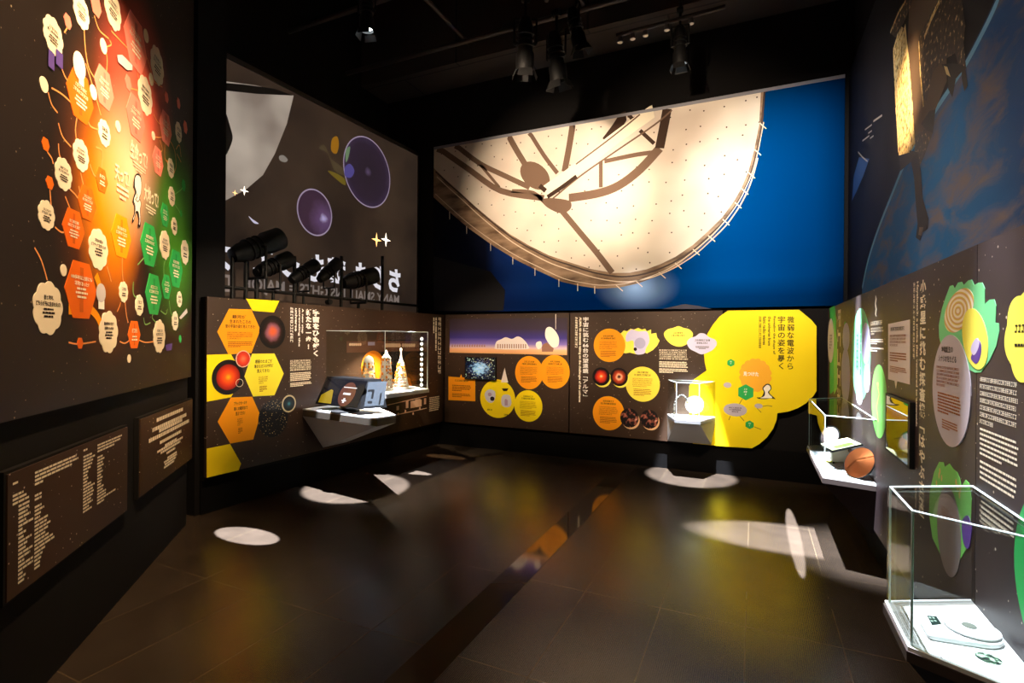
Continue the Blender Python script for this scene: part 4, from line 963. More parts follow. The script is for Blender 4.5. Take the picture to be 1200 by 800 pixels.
for x, y, r, m in ((874, 459.5, 9, GREEN), (878.5, 497.5, 4.8, GREEN), (856.5, 425, 4.4, GREEN)):
    o = plate('hexagon_bubble', BK, hexo(BK.px(x, y), r * .0098 * 1.03, math.pi / 6), .0078, m, yw)
    greek('lettering', BK, pbox(BK, x - r * .25, y - r * .5, x + r * .25, y + r * .5), 3 if r > 6 else 2, .0092, WHITE, o, align='C')
for x, y, rx, ry in ((861.5, 480, 12.5, 7.5), (889, 475.5, 4.2, 2.8), (852.5, 451, 4.2, 3.2)):
    o = plate('cloud_bubble', BK, circ(BK.px(x, y), rx * .0098, 28, ry * .0098), .0078, mat('dusty_lavender_print', (185, 175, 190), .6), yw)
    if rx > 6: greek('lettering', BK, pbox(BK, x - rx * .6, y - ry * .4, x + rx * .6, y + ry * .5), 3, .0092, INK, o, align='C')
b = MB()
for l in ([(870, 467), (866, 474)], [(866, 486), (872, 493)], [(856, 487), (854, 492)], [(893, 476), (900, 475), (905, 476)], [(887, 478), (892, 483)], [(884, 500), (892, 503)]): b.strip(BK, BK.pts(l), .008, .0072)
b.build('connecting_lines', mat('mustard_line_print', (150, 125, 40), .6), yw, weld=False)
fg = bk('person_drawing', [(895, 452), (899, 449.5), (903, 451), (904, 455.5), (901.5, 459), (903, 462), (907, 465.5), (908.5, 467.5), (903, 466.5), (897, 467.5), (889, 467), (887, 465.5), (892, 465), (895, 459.5), (893.5, 455.5)], _M['figure_outline_ink'], yw, .0078, True)
bk('figure_fill', [(896, 453), (899, 450.8), (902, 452), (903, 455.5), (900, 459), (901.5, 462), (905, 465.8), (898, 466.4), (891, 466.2), (895.5, 464), (896.5, 459.5), (894.7, 455.5)], WHITE, fg, .0086, True)
lv = bk('cloud_bubble', [(805, 401), (809, 396), (815, 394), (820, 390.5), (826, 391), (831, 395), (838, 398), (840, 403), (836, 409), (829, 413), (822, 415), (815, 412), (808, 408)], LAV, yw, .0078, True)
greek('lettering', BK, pbox(BK, 814, 397.5, 832, 404), 2, .0092, INK, lv, align='C', widths=[1, .7]); greek('small_lettering', BK, pbox(BK, 815, 405.5, 831, 409), 3, .0092, INK, lv, jp=False, align='C')

# display case on the back wall
ux = lambda x: BK.px(x, 480)[0]
pl = at_z(791, 490.5, .667); pr = at_z(820.5, 492.5, .667)
vitrine('small glass case with a glowing lamp disc and wire arch on the back wall', BK, (ux(782), ux(838.6)), (pl.x, pr.x), 6.44 - (pl.y + pr.y) / 2, .667, 1.075, BZ0 + .01, (ux(783), ux(834)), DECKW, (GREYWED, mat('deck_rim_pale', (120, 120, 120), .4)))
ym = 6.25; xm = lambda x: (lambda r: r.x / r.y * ym)(ray(x, 460)); zm = lambda x, y: EYE + ray(x, y).z / ray(x, y).y * ym
ar = thing('wire_arch_model', 'white braided wire arch standing on the deck of the small back wall case', 'model', (xm(794), ym, .669))
pts = [(xm(x), ym, zm(x, y)) for x, y in ((790, 483), (790.2, 475), (792, 468), (796, 463.5), (800, 462.5), (804, 466), (806, 470))]; pts[0] = (pts[0][0], ym, .669)
b = MB(); b.path(pts, .008, 8); b.build('wire', mat('model_pale', (235, 235, 232), .4), ar, smooth=True)
b = MB()
for k in range(len(pts) - 1):
    for s_ in (0, .5):
        p = Vector(pts[k]).lerp(Vector(pts[k + 1]), s_); b.lathe(p, (0, 0, 1), [(0, -.014), (.014, 0), (0, .014)], 8)
b.build('beads', DARKMET, ar, weld=False)
gl = thing('glowing_disc_model', 'bright glowing round disc on a short stand in the small back wall case', 'model', (xm(814), ym, .669))
MB().tube((xm(813), ym, .669), (xm(813), ym, .72), .02, .012, 12).build('stand', _M['model_pale'], gl)
cc = (xm(814), ym, zm(814, 474))
MB().lathe(cc, (-.1, -1, .1), [(0, -.012), (.085, -.012), (.09, 0), (.085, .012), (.06, .014), (0, .02)], 36).build('disc', mat('lamp_disc', (225, 210, 150), .4, emit=(255, 236, 160), es=.25), gl, smooth=True)
MB().lathe(cc, (-.1, -1, .1), [(.086, .008), (.10, .012), (.10, -.01), (.086, -.008)], 36).build('rim', _M['model_pale'], gl, smooth=True)
MB().tube((xm(806), ym, zm(806, 470)), (xm(812), ym, zm(812, 469)), .01, None, 10).build('connector', _M['model_pale'], gl)
# ------------------------------------------------------------------ right wall: orbit mural
mt = 4.4; e0 = RM.px(992, 300)[0]; e1 = 5.6
root = thing('mural', 'huge photo mural of a space station above the curved blue Earth on the right wall', 'mural', RM.P((e0 + e1) / 2, 1.92, 0))
spm = mat('deep_space_print', (12, 13, 22), .6, spec=.15)
plate('picture', RM, rect(e0, 1.9, e1, mt), 0, spm, root, .03)
def clipr(p): return [(max(e0, min(e1, a)), max(1.9, min(mt, b_))) for a, b_ in p]
limb = [(1010.5, 337), (1016, 310), (1024, 283), (1033, 258), (1045, 228), (1058, 196), (1072, 168), (1088, 142), (1102, 120), (1118, 96), (1132, 74), (1148, 44), (1160, 20), (1168, 2)]
lm = smooth(RM.pts(limb), 4)
# continue the limb beyond the frame
lx = lm[-1]; lm2 = lm + [(lx[0] + .35, lx[1] + .62), (lx[0] + .9, mt)]
em_ = mat('earth_print', (20, 60, 110), .6, spec=.15); t = NT(em_); uv = t.uv()
mp = t.n('ShaderNodeMapping'); mp.inputs['Rotation'].default_value = (0, 0, R(-50)); mp.inputs['Scale'].default_value = (1.0, 2.6, 1); t.l(uv, mp.inputs['Vector'])
no = t.n('ShaderNodeTexNoise', i_Scale=2.4, i_Detail=9.0, i_Distortion=.5); no.inputs['Roughness'].default_value = .62; t.l(mp.outputs[0], no.inputs['Vector'])
n2 = t.n('ShaderNodeTexNoise', i_Scale=.9, i_Detail=3.0); t.l(uv, n2.inputs['Vector'])
cl = t.ramp(no.outputs[0], [(.45, lin((0, 0, 0))), (.66, lin((255, 255, 255)))])
sp = t.n('ShaderNodeSeparateXYZ'); t.l(t.uv('loc'), sp.inputs[0])
sea = t.ramp(t.math('ADD', t.math('MULTIPLY', sp.outputs[0], .5), t.math('MULTIPLY', n2.outputs[0], .2)), [(.05, lin((36, 105, 165))), (.2, lin((22, 66, 118))), (.32, lin((26, 38, 62))), (.55, lin((22, 22, 34)))])
t.l(t.mix(t.math('MULTIPLY', cl, .75), sea, lin((128, 108, 92))), t.b.inputs['Base Color'])
plate('earth', RM, clipr(lm2 + [(e1, mt), (e1, 1.9), (lm2[0][0], 1.9)]), .002, em_, root, 0)
b = MB(); b.strip(RM, clipr([(p[0] + .012, p[1] - .004) for p in lm2]), .035, .003); b.build('atmosphere', mat('pale_blue_haze_print', (130, 190, 225), .6, spec=.1), root, weld=False)
b = MB(); b.strip(RM, clipr([(p[0] - .014, p[1] + .004) for p in lm2]), .03, .0029); b.build('atmosphere', mat('thin_haze_print', (40, 70, 110), .6, spec=.1), root, weld=False)
def rm(name, pts, m, off=.004, sm=False):
    p = RM.pts(pts); return plate(name, RM, clipr(smooth(p, 4, True) if sm else p), off, m, root, 0)
gold = noise_mat('gold_array_print', [(.35, (70, 45, 20)), (.48, (235, 200, 120)), (.6, (255, 240, 190)), (.7, (150, 105, 50))], (9, 9), 3.0, 8)
goldh = mat('gold_highlight_print', (255, 232, 170), .6); brz = noise_mat('bronze_print', [(.35, (60, 44, 30)), (.7, (120, 92, 62))], (5, 3), 3.0)
dkp = noise_mat('dark_module_print', [(.42, (22, 17, 14)), (.6, (70, 52, 34)), (.68, (230, 200, 150))], (10, 10), 3.0, 6); hul = mat('brown_hull_print', (88, 70, 52), .6)
rm('station_hull', [(1066, 0), (1105, 0), (1098, 20), (1110, 60), (1110, 95), (1096, 130), (1085, 160), (1074, 178), (1070, 150), (1064, 60)], hul, .0035)
rm('station_hull', [(1073, 160), (1085, 150), (1094, 155), (1084, 182), (1078, 195), (1072, 190)], dkp, .0042)
rm('solar_array', [(1047, 58), (1055, 30), (1062, 34), (1066, 70), (1070, 120), (1073, 168), (1066, 180), (1054, 182), (1050, 130)], gold, .0046)
b = MB(); b.strip(RM, clipr(RM.pts([(1061, 30), (1064.5, 70), (1067.5, 110), (1071, 168)])), .035, .0055); b.strip(RM, clipr(RM.pts([(1048, 62), (1050.5, 110), (1053.5, 178)])), .018, .0055); 
b.build('array_spar', goldh, root, weld=False)
rm('solar_array', [(1043, 38), (1055, 8), (1062, 0), (1070, 0), (1062, 22), (1050, 44)], dkp, .0048)
b = MB(); b.strip(RM, clipr(RM.pts([(1044, 38), (1053, 16), (1062, 1)])), .02, .0057); b.strip(RM, clipr(RM.pts([(1084, 44), (1092, 22), (1102, 1)])), .03, .0057); b.strip(RM, clipr(RM.pts([(1077.5, 48), (1079, 82), (1083, 125)])), .012, .0057); b.build('array_spar', _M['gold_array_print'], root, weld=False)
rm('station_module', [(1077, 44), (1088, 22), (1100, 0), (1128, 0), (1132, 30), (1130, 50), (1133, 80), (1126, 84), (1120, 62), (1104, 72), (1094, 84), (1086, 120), (1081, 110)], dkp, .0044)
rm('station_boom', [(1104, 75), (1118, 74), (1130, 76), (1128, 84), (1121, 92), (1117, 114), (1112, 104), (1112, 90)], mat('black_silhouette_print', (14, 11, 10), .6), .0052)
rm('station_boom', [(1128, 76), (1132, 78), (1135, 100), (1131, 107), (1128, 92)], _M['black_silhouette_print'], .0052)
rm('station_boom', [(1107, 77), (1111, 78), (1115, 90), (1110, 87)], goldh, .0058)
rm('robot_arm', [(1066, 176), (1076, 178), (1080, 200), (1082, 232), (1089, 256), (1088, 268), (1082, 272), (1079, 282), (1074, 278), (1076, 262), (1074, 240), (1072, 210)], _M['black_silhouette_print'], .0054)
rm('robot_arm', [(1054, 182), (1068, 178), (1070, 188), (1063, 194), (1056, 200)], _M['black_silhouette_print'], .0053)
rm('arm_tip', [(1078, 266), (1083, 266), (1081, 276), (1077, 275)], brz, .0058)
rm('arm_tip', [(1080, 145), (1090, 130), (1097, 128), (1094, 156), (1086, 152)], _M['black_silhouette_print'], .0048)
bl = mat('blue_array_print', (28, 66, 118), .6)
rm('solar_array', [(998.5, 236), (1001, 205), (1007, 184), (1019, 186), (1012, 206), (1004, 224)], bl, .003)
b = MB(); b.strip(RM, clipr(RM.pts([(1006, 178), (1011, 184), (1017, 189)])), .014, .004); b.strip(RM, clipr(RM.pts([(1024, 142), (1034, 135)])), .015, .004)
for x, y in ((1016, 150), (1020, 147), (1013, 163), (1017, 160), (1022, 160), (1020, 154)): b.strip(RM, clipr(RM.pts([(x - 2, y + 2), (x + 2, y - 1)])), .012, .004)
b.build('distant_station', mat('pale_grey_ink', (170, 160, 150), .6), root, weld=False)

# ------------------------------------------------------------------ right wall: lower boards
def rboard(x0, x1, label):
    a, c = RT.px(x0, 450)[0], RT.px(x1, 450)[0]
    r = thing('exhibition_board', label, 'display board', RT.P((a + c) / 2, BZ0, 0))
    plate('board', RT, rect(a + .002, BZ0, c - .002, BZ1), 0.0, BOARDR, r, .033)
    return r
R1 = rboard(970, 997.2, 'narrow dark board with green strip in the far right corner beside the yellow board')
R2 = rboard(997.2, 1144.2, 'plum coloured starry board with white speech card, monitor and long vertical title')
a = RT.px(1144.2, 450)[0]
R3 = thing('exhibition_board', 'dark starry board with yellow cloud and white paragraphs, nearest on the right', 'display board', RT.P(4.4, BZ0, 0))
plate('board', RT, rect(a + .002, BZ0, 5.2, BZ1), 0, BOARDR, R3, .033)
def rt(name, pts, m, par, off=.0015, sm=False):
    p = RT.pts(pts); p = smooth(p, 5, True) if sm else p
    return plate(name, RT, [(q[0], min(BZ1, max(BZ0, q[1]))) for q in p], off, m, par)
def el(x, y, rx, ry, m, par, off=.0015, name='oval_bubble'): return disc(x, y, rx, ry, m, name, off, RT, par)
# far strip
rt('green_print', [(972.5, 358), (978.5, 357), (980, 380), (980.5, 455), (972.5, 462)], GREEN, R1, .0012)
rt('green_print', [(977, 372), (981, 400), (981, 455), (977.5, 462)], GRASS, R1, .002)
o = el(973.6, 399, 3.6, 26, GREYP, R1, .003); greek('lettering', RT, pbox(RT, 972, 392, 975.5, 410), 5, .004, INK, o)
letters('title_lettering', RT, '小惑星からの石', pbox(RT, 981.6, 362, 985, 468), .002, CREAM, R1, vertical=True, bold=.04) if False else greek('title_lettering', RT, pbox(RT, 981.4, 363, 985, 468), 1, .002, CREAM, R1, rot=True, fill=.95)
el(991.5, 395, 4, 17, LAV, R1, .0025); rt('green_print', [(989.3, 378), (991, 376), (992, 392), (989.5, 398)], GREEN, R1, .002)
el(990.8, 440, 5.0, 33, LAV, R1, .003)
# second board
o = el(1008, 415, 11, 54, MINT, R2, .0016, 'mint_oval')
greek('lettering', RT, pbox(RT, 1003.5, 385, 1006, 440), 1, .003, GREEN, o, rot=True, fill=.9); greek('lettering', RT, pbox(RT, 1008, 380, 1009.6, 440), 1, .003, GREEN, o, rot=True, jp=False, fill=.9)
el(1014.5, 402, 5.0, 24, LAV, R2, .0026); el(1016, 443, 3.6, 17, LAV, R2, .0026); el(1007, 465, 3.5, 9, mat('pale_white_print', (235, 240, 240), .6), R2, .0026)
rt('wavy_mark', [(1026, 346), (1027.4, 350), (1026.4, 356), (1027.6, 362), (1026.6, 368), (1027.2, 371), (1025.6, 368), (1026.3, 362), (1025.4, 356), (1026.2, 350)], CREAM, R2, .002)
greek('heading_lettering', RT, pbox(RT, 1020.5, 376, 1034, 381), 1, .002, CREAM, R2, last=1, fill=.9); greek('paragraph', RT, pbox(RT, 1020.5, 383.5, 1036, 393), 3, .002, CREAM, R2, last=.3)
greek('paragraph', RT, pbox(RT, 1020.5, 397, 1036, 404), 3, .002, CREAM, R2, jp=False); greek('paragraph', RT, pbox(RT, 1020.5, 407, 1036, 413), 2, .002, CREAM, R2, jp=False)
o = el(1030, 470, 9, 43, GRASS, R2, .0016, 'leaf_green_oval'); MB().strip(RT, RT.pts([(1028, 448), (1030.5, 462), (1027.5, 476), (1029.5, 494)]), .010, .0032).strip(RT, RT.pts([(1029, 448), (1029, 453)]), .025, .0033).build('drawing', mat('salmon_print', (235, 150, 110), .6), o)
cd = rt('speech_card', [(1041, 379.5), (1066.5, 374.3), (1066.5, 450.5), (1051.5, 446.5), (1050, 455), (1048.4, 446), (1041, 444.2)], mat('warm_white_print', (232, 214, 205), .6), R2, .002)
greek('heading_lettering', RT, pbox(RT, 1044, 383, 1061, 389.5), 1, .0035, INK, cd, last=1); greek('lettering', RT, pbox(RT, 1043, 392, 1063, 407), 4, .0035, ORINK, cd); greek('small_lettering', RT, pbox(RT, 1043, 413, 1063, 425), 4, .0035, ORINK, cd, jp=False); greek('small_lettering', RT, pbox(RT, 1043, 430, 1063, 438), 4, .0035, ORINK, cd, jp=False)
letters('title_lettering', RT, '小惑星に挑む探査機﹁はやぶさ2﹂', pbox(RT, 1077.6, 328, 1084.5, 606), .002, CREAM, R2, vertical=True, bold=.03)
letters('subtitle_lettering', RT, 'Hayabusa2: a probe that ventured to asteroids', pbox(RT, 1073.4, 330, 1076.0, 500), .002, CREAM, R2, rot=True, bold=.03)
greek('subtitle_lettering', RT, pbox(RT, 1070.2, 331, 1072.2, 426), 1, .002, CREAM, R2, rot=True, fill=.9)
jag = [(1101, 395), (1100.5, 381), (1104, 362), (1109, 347), (1113.5, 335), (1117, 334), (1119, 338), (1123, 331), (1127.5, 330), (1129.5, 334), (1135, 328.5), (1139, 327.5), (1142, 334), (1147, 331), (1151.5, 331), (1154.5, 338), (1154.5, 356), (1160, 351), (1165.5, 350.5), (1167.8, 358), (1167, 378), (1171, 379), (1171.5, 388), (1168, 405), (1160, 422), (1150, 436), (1143, 436.5), (1138, 434), (1120, 425), (1108, 412), (1103, 404)]
lf_ = rt('leaf_burst', jag, mat('fresh_green_print', (120, 208, 140), .6, spec=.2), R2 if 0 else R2, .0285 if 0 else .003)
lf_.parent = R3; lf_.location = LOC[lf_] - LOC[R3]
cons = mat('ring_pattern_print', (240, 220, 190), .6); t = NT(cons); vl = t.n('ShaderNodeVectorMath', operation='LENGTH'); t.l(t.uv('loc'), vl.inputs[0])
t.l(t.ramp(t.math('FRACT', t.math('MULTIPLY', vl.outputs['Value'], 4.5)), [(0, lin((246, 232, 205))), (.45, lin((246, 232, 205))), (.55, lin((214, 160, 120))), (.9, lin((222, 190, 60)))]), t.b.inputs['Base Color'])
def tilt_el(cx, cy, a, b_, ang, n=40): return [(cx + a * math.cos(t_) * math.cos(ang) - b_ * math.sin(t_) * math.sin(ang), cy + a * math.cos(t_) * math.sin(ang) + b_ * math.sin(t_) * math.cos(ang)) for t_ in [2 * math.pi * i / n for i in range(n)]]
rt('ring_pattern', tilt_el(1124.5, 363.5, 15, 27.5, R(22)), cons, R3, .0045)
ye = rt('yellow_oval', tilt_el(1143.5, 397, 14.5, 36, R(-8)), LEMON, R3, .006)
rt('asteroid_drawing', [(1140, 405), (1146, 397), (1151, 404), (1150, 418), (1145, 426), (1139, 420), (1141, 412)], mat('purple_print', (92, 58, 140), .6), ye, .0072, True)
rt('asteroid_drawing', [(1141, 402), (1146, 396), (1149, 402), (1146, 412), (1142, 416), (1139, 410)], mat('pale_lilac_print', (205, 190, 215), .6), ye, .008, True)
ge = el(1114, 457.5, 22, 65.5, mat('stone_print', (188, 176, 182), .6, spec=.2), R2, .0075, 'stone_oval')
letters('heading_lettering', RT, '地球誕生の', pbox(RT, 1104.5, 405.5, 1118, 413), .009, INK, ge, bold=.02); letters('heading_lettering', RT, 'シナリオをたどる', pbox(RT, 1101, 416.5, 1122, 424), .009, INK, ge, bold=.02)
greek('lettering', RT, pbox(RT, 1098.5, 430, 1126, 456), 6, .009, ORINK, ge, last=.4); greek('small_lettering', RT, pbox(RT, 1100, 462, 1127, 488), 7, .009, ORINK, ge, jp=False); greek('small_lettering', RT, pbox(RT, 1105, 494, 1124, 506), 4, .009, ORINK, ge, jp=False)
jag2 = [(1089, 600), (1090, 575), (1095, 553), (1101, 541), (1106, 541.5), (1107.5, 547), (1113, 543), (1118, 550), (1122, 553), (1125, 560), (1127, 570), (1132, 562), (1136, 566), (1139, 585), (1138, 610), (1134, 640), (1122, 662), (1105, 655), (1093, 630)]
rt('leaf_burst', jag2, GRASS, R2, .003)
b = MB()
for x, y in ((1102, 552), (1101, 557), (1104, 560), (1098, 566), (1121, 565), (1123, 571), (1126, 573), (1125, 580)): b.plate(RT, circ(RT.px(x, y), .009, 8, .014), .0042, 0)
b.build('drawing', mat('khaki_print', (215, 190, 110), .6), R2, weld=False)
el(1112, 622, 14, 52, mat('shaded_stone_print', (128, 118, 120), .6), R2, .0052, 'stone_oval')  # darker stone tone: dimming behind the glass put into the colour
rt('asteroid_drawing', [(1128, 612), (1135, 604), (1139, 620), (1136, 642), (1130, 636)], _M['purple_print'], R2, .0062, True)
# third board
greek('paragraph', RT, pbox(RT, 1148.5, 445, 1193.5, 507), 7, .002, CREAM, R3, last=.4, fill=.58)
MBL = greek('paragraph', RT, pbox(RT, 1148.5, 509, 1194, 546), 6, .002, CREAM, R3, jp=False, last=.6, fill=.5)
greek('paragraph', RT, pbox(RT, 1148.5, 550, 1194, 577), 4, .002, CREAM, R3, jp=False, last=.9, fill=.5)
greek('paragraph', RT, pbox(RT, 1150, 592, 1190, 628), 5, .002, CREAM, R3, jp=False, last=.6, fill=.4)
yc = RT.px(1199, 394); o = plate('cloud_bubble', RT, cloud((yc[0] + .015, yc[1]), .13, 6, .06), .003, LEMON, R3)
greek('lettering', RT, (yc[0] - .05, yc[1] - .0, yc[0] + .09, yc[1] + .035), 1, .0045, INK, o, last=1)
greek('small_lettering', RT, (yc[0] - .05, yc[1] - .035, yc[0] + .09, yc[1] - .02), 1, .0045, INK, o, jp=False, last=1)
gc = RT.px(1189, 650); plate('round_bubble', RT, circ((gc[0] + .27, gc[1]), .27, 48), .003, GREEN, R3)
# monitor
mq = pbox(RT, 1042.8, 466, 1072.5, 538.5)
mo = thing('monitor', 'black framed glossy monitor under the white speech card on the right', 'monitor', RT.P((mq[0] + mq[2]) / 2, mq[1], .01))
MB().plate(RT, rect(*mq), .022, .018, back=True).build('bezel', DARKMET, mo)
gls = mat('dark_gloss_screen', (16, 15, 16), .015, spec=1.0, coat=1.0); gls.node_tree.nodes['Principled BSDF'].inputs['IOR'].default_value = 1.9
plate('screen', RT, rect(mq[0] + .03, mq[1] + .012, mq[2] - .03, mq[3] - .012), .0232, gls, mo)

# ------------------------------------------------------------------ display cases on the right
W2 = (mat('dark_brown_laminate', (46, 36, 32), .6), mat('rim_brown', (70, 60, 56), .5))
vitrine('long glass case with a copper dish model under the green ovals on the right', RT, (.58, 2.04), (.84, 1.96), .285, .645, 1.052, BZ0 - .03, (.75, 1.95), DECKW, W2)
vitrine('glass case holding a white kitchen scale, nearest on the right', RT, (3.618, 4.23), (3.762, 4.07), .283, .63, 1.038, BZ0 - .03, (3.68, 4.15), DECKW, W2)
# kitchen scale
zk = .6315
def cvx(p):
    p = sorted(set(p)); f = lambda q: None
    def half(it):
        h = []
        for a in it:
            while len(h) > 1 and (h[-1][0] - h[-2][0]) * (a[1] - h[-2][1]) - (h[-1][1] - h[-2][1]) * (a[0] - h[-2][0]) <= 0: h.pop()
            h.append(a)
        return h[:-1]
    return half(p) + half(p[::-1])
pc_ = at_z(1139, 736, .655); e1_ = at_z(1081, 723, .655); e2_ = at_z(1091, 740, .655)
def inset(o, k): cx = sum(p[0] for p in o) / len(o); cy = sum(p[1] for p in o) / len(o); return [(cx + (p[0] - cx) * k, cy + (p[1] - cy) * k) for p in o]
rr_ = .074
base = cvx([(pc_.x + rr_ * math.cos(i * .2), pc_.y + rr_ * math.sin(i * .2)) for i in range(32)] + [(e1_.x + .008 * math.cos(i * .6), e1_.y + .008 * math.sin(i * .6)) for i in range(11)] + [(e2_.x + .008 * math.cos(i * .6), e2_.y + .008 * math.sin(i * .6)) for i in range(11)])
ksc = thing('kitchen_scale', 'white digital kitchen scale with round platter in the nearest glass case', 'kitchen scale', (pc_.x - .03, pc_.y, zk))
pm = mat('white_plastic', (240, 240, 240), .3)
b = MB(); lv_ = [(.94, 0), (1, .006), (1, .014), (.97, .018)]
for (k0, h0), (k1, h1) in zip(lv_, lv_[1:]):
    A_, B_ = inset(base, k0), inset(base, k1)
    for i in range(len(base)): j = (i + 1) % len(base); b.face([(*A_[i], zk + h0), (*A_[j], zk + h0), (*B_[j], zk + h1), (*B_[i], zk + h1)])
b.face([(*p, zk) for p in inset(base, .94)][::-1]); b.face([(*p, zk + .018) for p in inset(base, .97)]); b.build('body', pm, ksc)
MB().lathe((pc_.x, pc_.y, zk + .0185), (0, 0, 1), [(0, 0), (.062, 0), (.069, .004), (.069, .0085), (.066, .0095), (.054, .007), (.052, .0085), (.03, .0075), (0, .0075)], 48).build('platter', pm, ksc, smooth=True)
MB().lathe((pc_.x - .004, pc_.y + .008, zk + .0265), (0, 0, 1), [(0, .004), (.017, .003), (.019, 0)], 28).build('sample_disc', mat('grey_grain', (105, 108, 98), .8), ksc)
dq = [at_z(*q, zk + .0186) for q in ((1086, 721), (1097.5, 722), (1103.5, 731), (1092.5, 732.5))]
b = MB(); b.face([p + Vector((0, 0, .0006)) for p in dq]); b.build('display', mat('lcd_dark', (38, 52, 48), .2), ksc)
b = MB()
for f in (.2, .55):
    for g_ in (.25, .6): p = dq[0].lerp(dq[1], f).lerp(dq[3].lerp(dq[2], f), g_); b.box((p.x - .003, p.y - .005, p.z + .001), (p.x + .003, p.y + .005, p.z + .0014))
b.build('digits', mat('lcd_pale', (150, 170, 155), .3), ksc, weld=False)
b = MB()
for q in ((1097, 734.5), (1103, 737)): p = at_z(*q, zk + .019); b.lathe(p, (0, 0, 1), [(0, .001), (.004, .0008), (.004, 0)], 12)
b.build('buttons', mat('button_grey', (180, 180, 182), .4), ksc)
# printed deck sheet
sh = thing('printed_sheet', 'white information sheet with tiny text and a green oval photo under the scale', 'sheet', (.56, 2.0, .6302))
b = MB(); b.prism([(.43, 2.20), (.43, 1.95), (.70, 1.84), (.70, 2.32)], .6302, .6308); b.build('paper', DECKW, sh)
b = MB()
def deckrows(x0, x1, y0, y1, n):
    for k in range(n):
        x = x0 + (x1 - x0) * k / n; yy = y1
        while yy > y0:
            l_ = rnd.uniform(.008, .03); b.box((x, max(y0, yy - l_), .631), (x + (x1 - x0) / n * .35, yy, .6312)); yy -= l_ + .004
deckrows(.437, .475, 1.99, 2.16, 6); deckrows(.44, .475, 1.955, 1.985, 4); deckrows(.50, .545, 1.90, 1.975, 5)
b.build('small_lettering', mat('grey_ink', (150, 148, 145), .7), sh, weld=False)
po = at_z(1158.5, 771, .632)
ov = mat('green_photo_print', (40, 60, 45), .5); t = NT(ov); g = t.n('ShaderNodeNewGeometry'); no = t.n('ShaderNodeTexNoise', i_Scale=70.0, i_Detail=5.0); t.l(g.outputs['Position'], no.inputs['Vector']); t.l(t.ramp(no.outputs[0], [(.42, lin((16, 24, 18))), (.5, lin((60, 90, 66))), (.62, lin((190, 210, 185)))]), t.b.inputs['Base Color'])
MB().lathe((po.x, po.y, .6312), (0, 0, 1), [(0, .0008), (.030, .0008), (.030, 0)], 36).build('round_photo', ov, sh)
# copper dish and little spacecraft in the long case
cp = thing('copper_dish_model', 'shiny copper cone dish leaning at the near end of the long glass case', 'model', (.635, 4.06, .6465))
cop = mat('copper', (215, 120, 70), .28, .95); ax = Vector((-.72, -.55, .45))
MB().lathe((.638, 4.10, .748), ax, [(0, .024), (.055, .012), (.104, 0), (.106, -.004), (.102, -.006), (.04, -.004), (0, 0)], 56).build('dish', cop, cp)
MB().tube(Vector((.638, 4.10, .748)) - ax.normalized() * .004, (.66, 4.12, .6475), .010, .014, 10).build('stand', DARKMET, cp)
MB().lathe(Vector((.638, 4.10, .748)) - ax.normalized() * .006, ax, [(.104, -.006), (.109, -.004), (.109, .004), (.105, .004)], 56).build('rim', DARKMET, cp)
sc2 = thing('spacecraft_model', 'small spacecraft model with tilted solar panel at the middle of the long glass case', 'model', (.58, 4.46, .646))
Mx = Matrix.Translation((.57, 4.42, .80)) @ Matrix.Rotation(R(-18), 4, 'Y') @ Matrix.Rotation(R(8), 4, 'Z')
MB().box((-.10, -.17, -.006), (.10, .15, .006), M=Mx).build('panel_frame', DARKMET, sc2)
MB().box((-.092, -.16, .0062), (.092, .14, .010), M=Mx).build('panel', mat('cream_panel', (225, 218, 170), .4), sc2)
MB().box((-.06, -.15, .0102), (.06, -.04, .012), M=Mx).build('panel_patch', mat('moss_green', (88, 120, 50), .5), sc2)
MB().lathe((.53, 4.64, .82), (-.7, -.6, .35), [(0, .02), (.05, .012), (.075, 0), (.078, -.006), (0, .012)], 36).build('antenna_dish', mat('blush_white', (140, 116, 112), .6), sc2, smooth=True)
MB().lathe((.53, 4.64, .82), (-.7, -.6, .35), [(.077, -.008), (.084, -.006), (.084, .004), (.078, .004)], 36).build('antenna_rim', DARKMET, sc2)
b = MB(); b.box((.53, 4.48, .66), (.63, 4.60, .78)); b.build('body', mat('foil_pale', (240, 225, 190), .3, .4), sc2)
b = MB()
for x, y in ((.54, 4.49), (.62, 4.49), (.54, 4.59), (.62, 4.59)): b.tube((x, y, .646), (x, y, .662), .006, None, 8)
b.tube((.58, 4.44, .78), (.57, 4.44, .80), .006, None, 8); b.tube((.56, 4.61, .75), (.54, 4.65, .80), .007, None, 8)
b.build('struts', DARKMET, sc2)
ds = thing('printed_sheet', 'white sheet with a pale yellow spot and blue marks in the long glass case', 'sheet', (.52, 4.4, .6452))
MB().prism([(.44, 5.0), (.44, 4.1), (.69, 4.02), (.69, 5.2)], .6454, .6462).build('paper', DECKW, ds)
MB().lathe((.52, 4.55, .6464), (0, 0, 1), [(0, .0006), (.055, .0006), (.055, 0)], 32).build('yellow_spot', mat('pale_lemon_print', (240, 236, 130), .6), ds)
b = MB()
for i in range(22): x = .50 + rnd.uniform(0, .07); y = 4.28 + rnd.uniform(0, .12); b.box((x, y, .6464), (x + .012, y + .006, .647))
b.build('blue_marks', mat('slate_blue_ink', (70, 90, 130), .6), ds, weld=False)
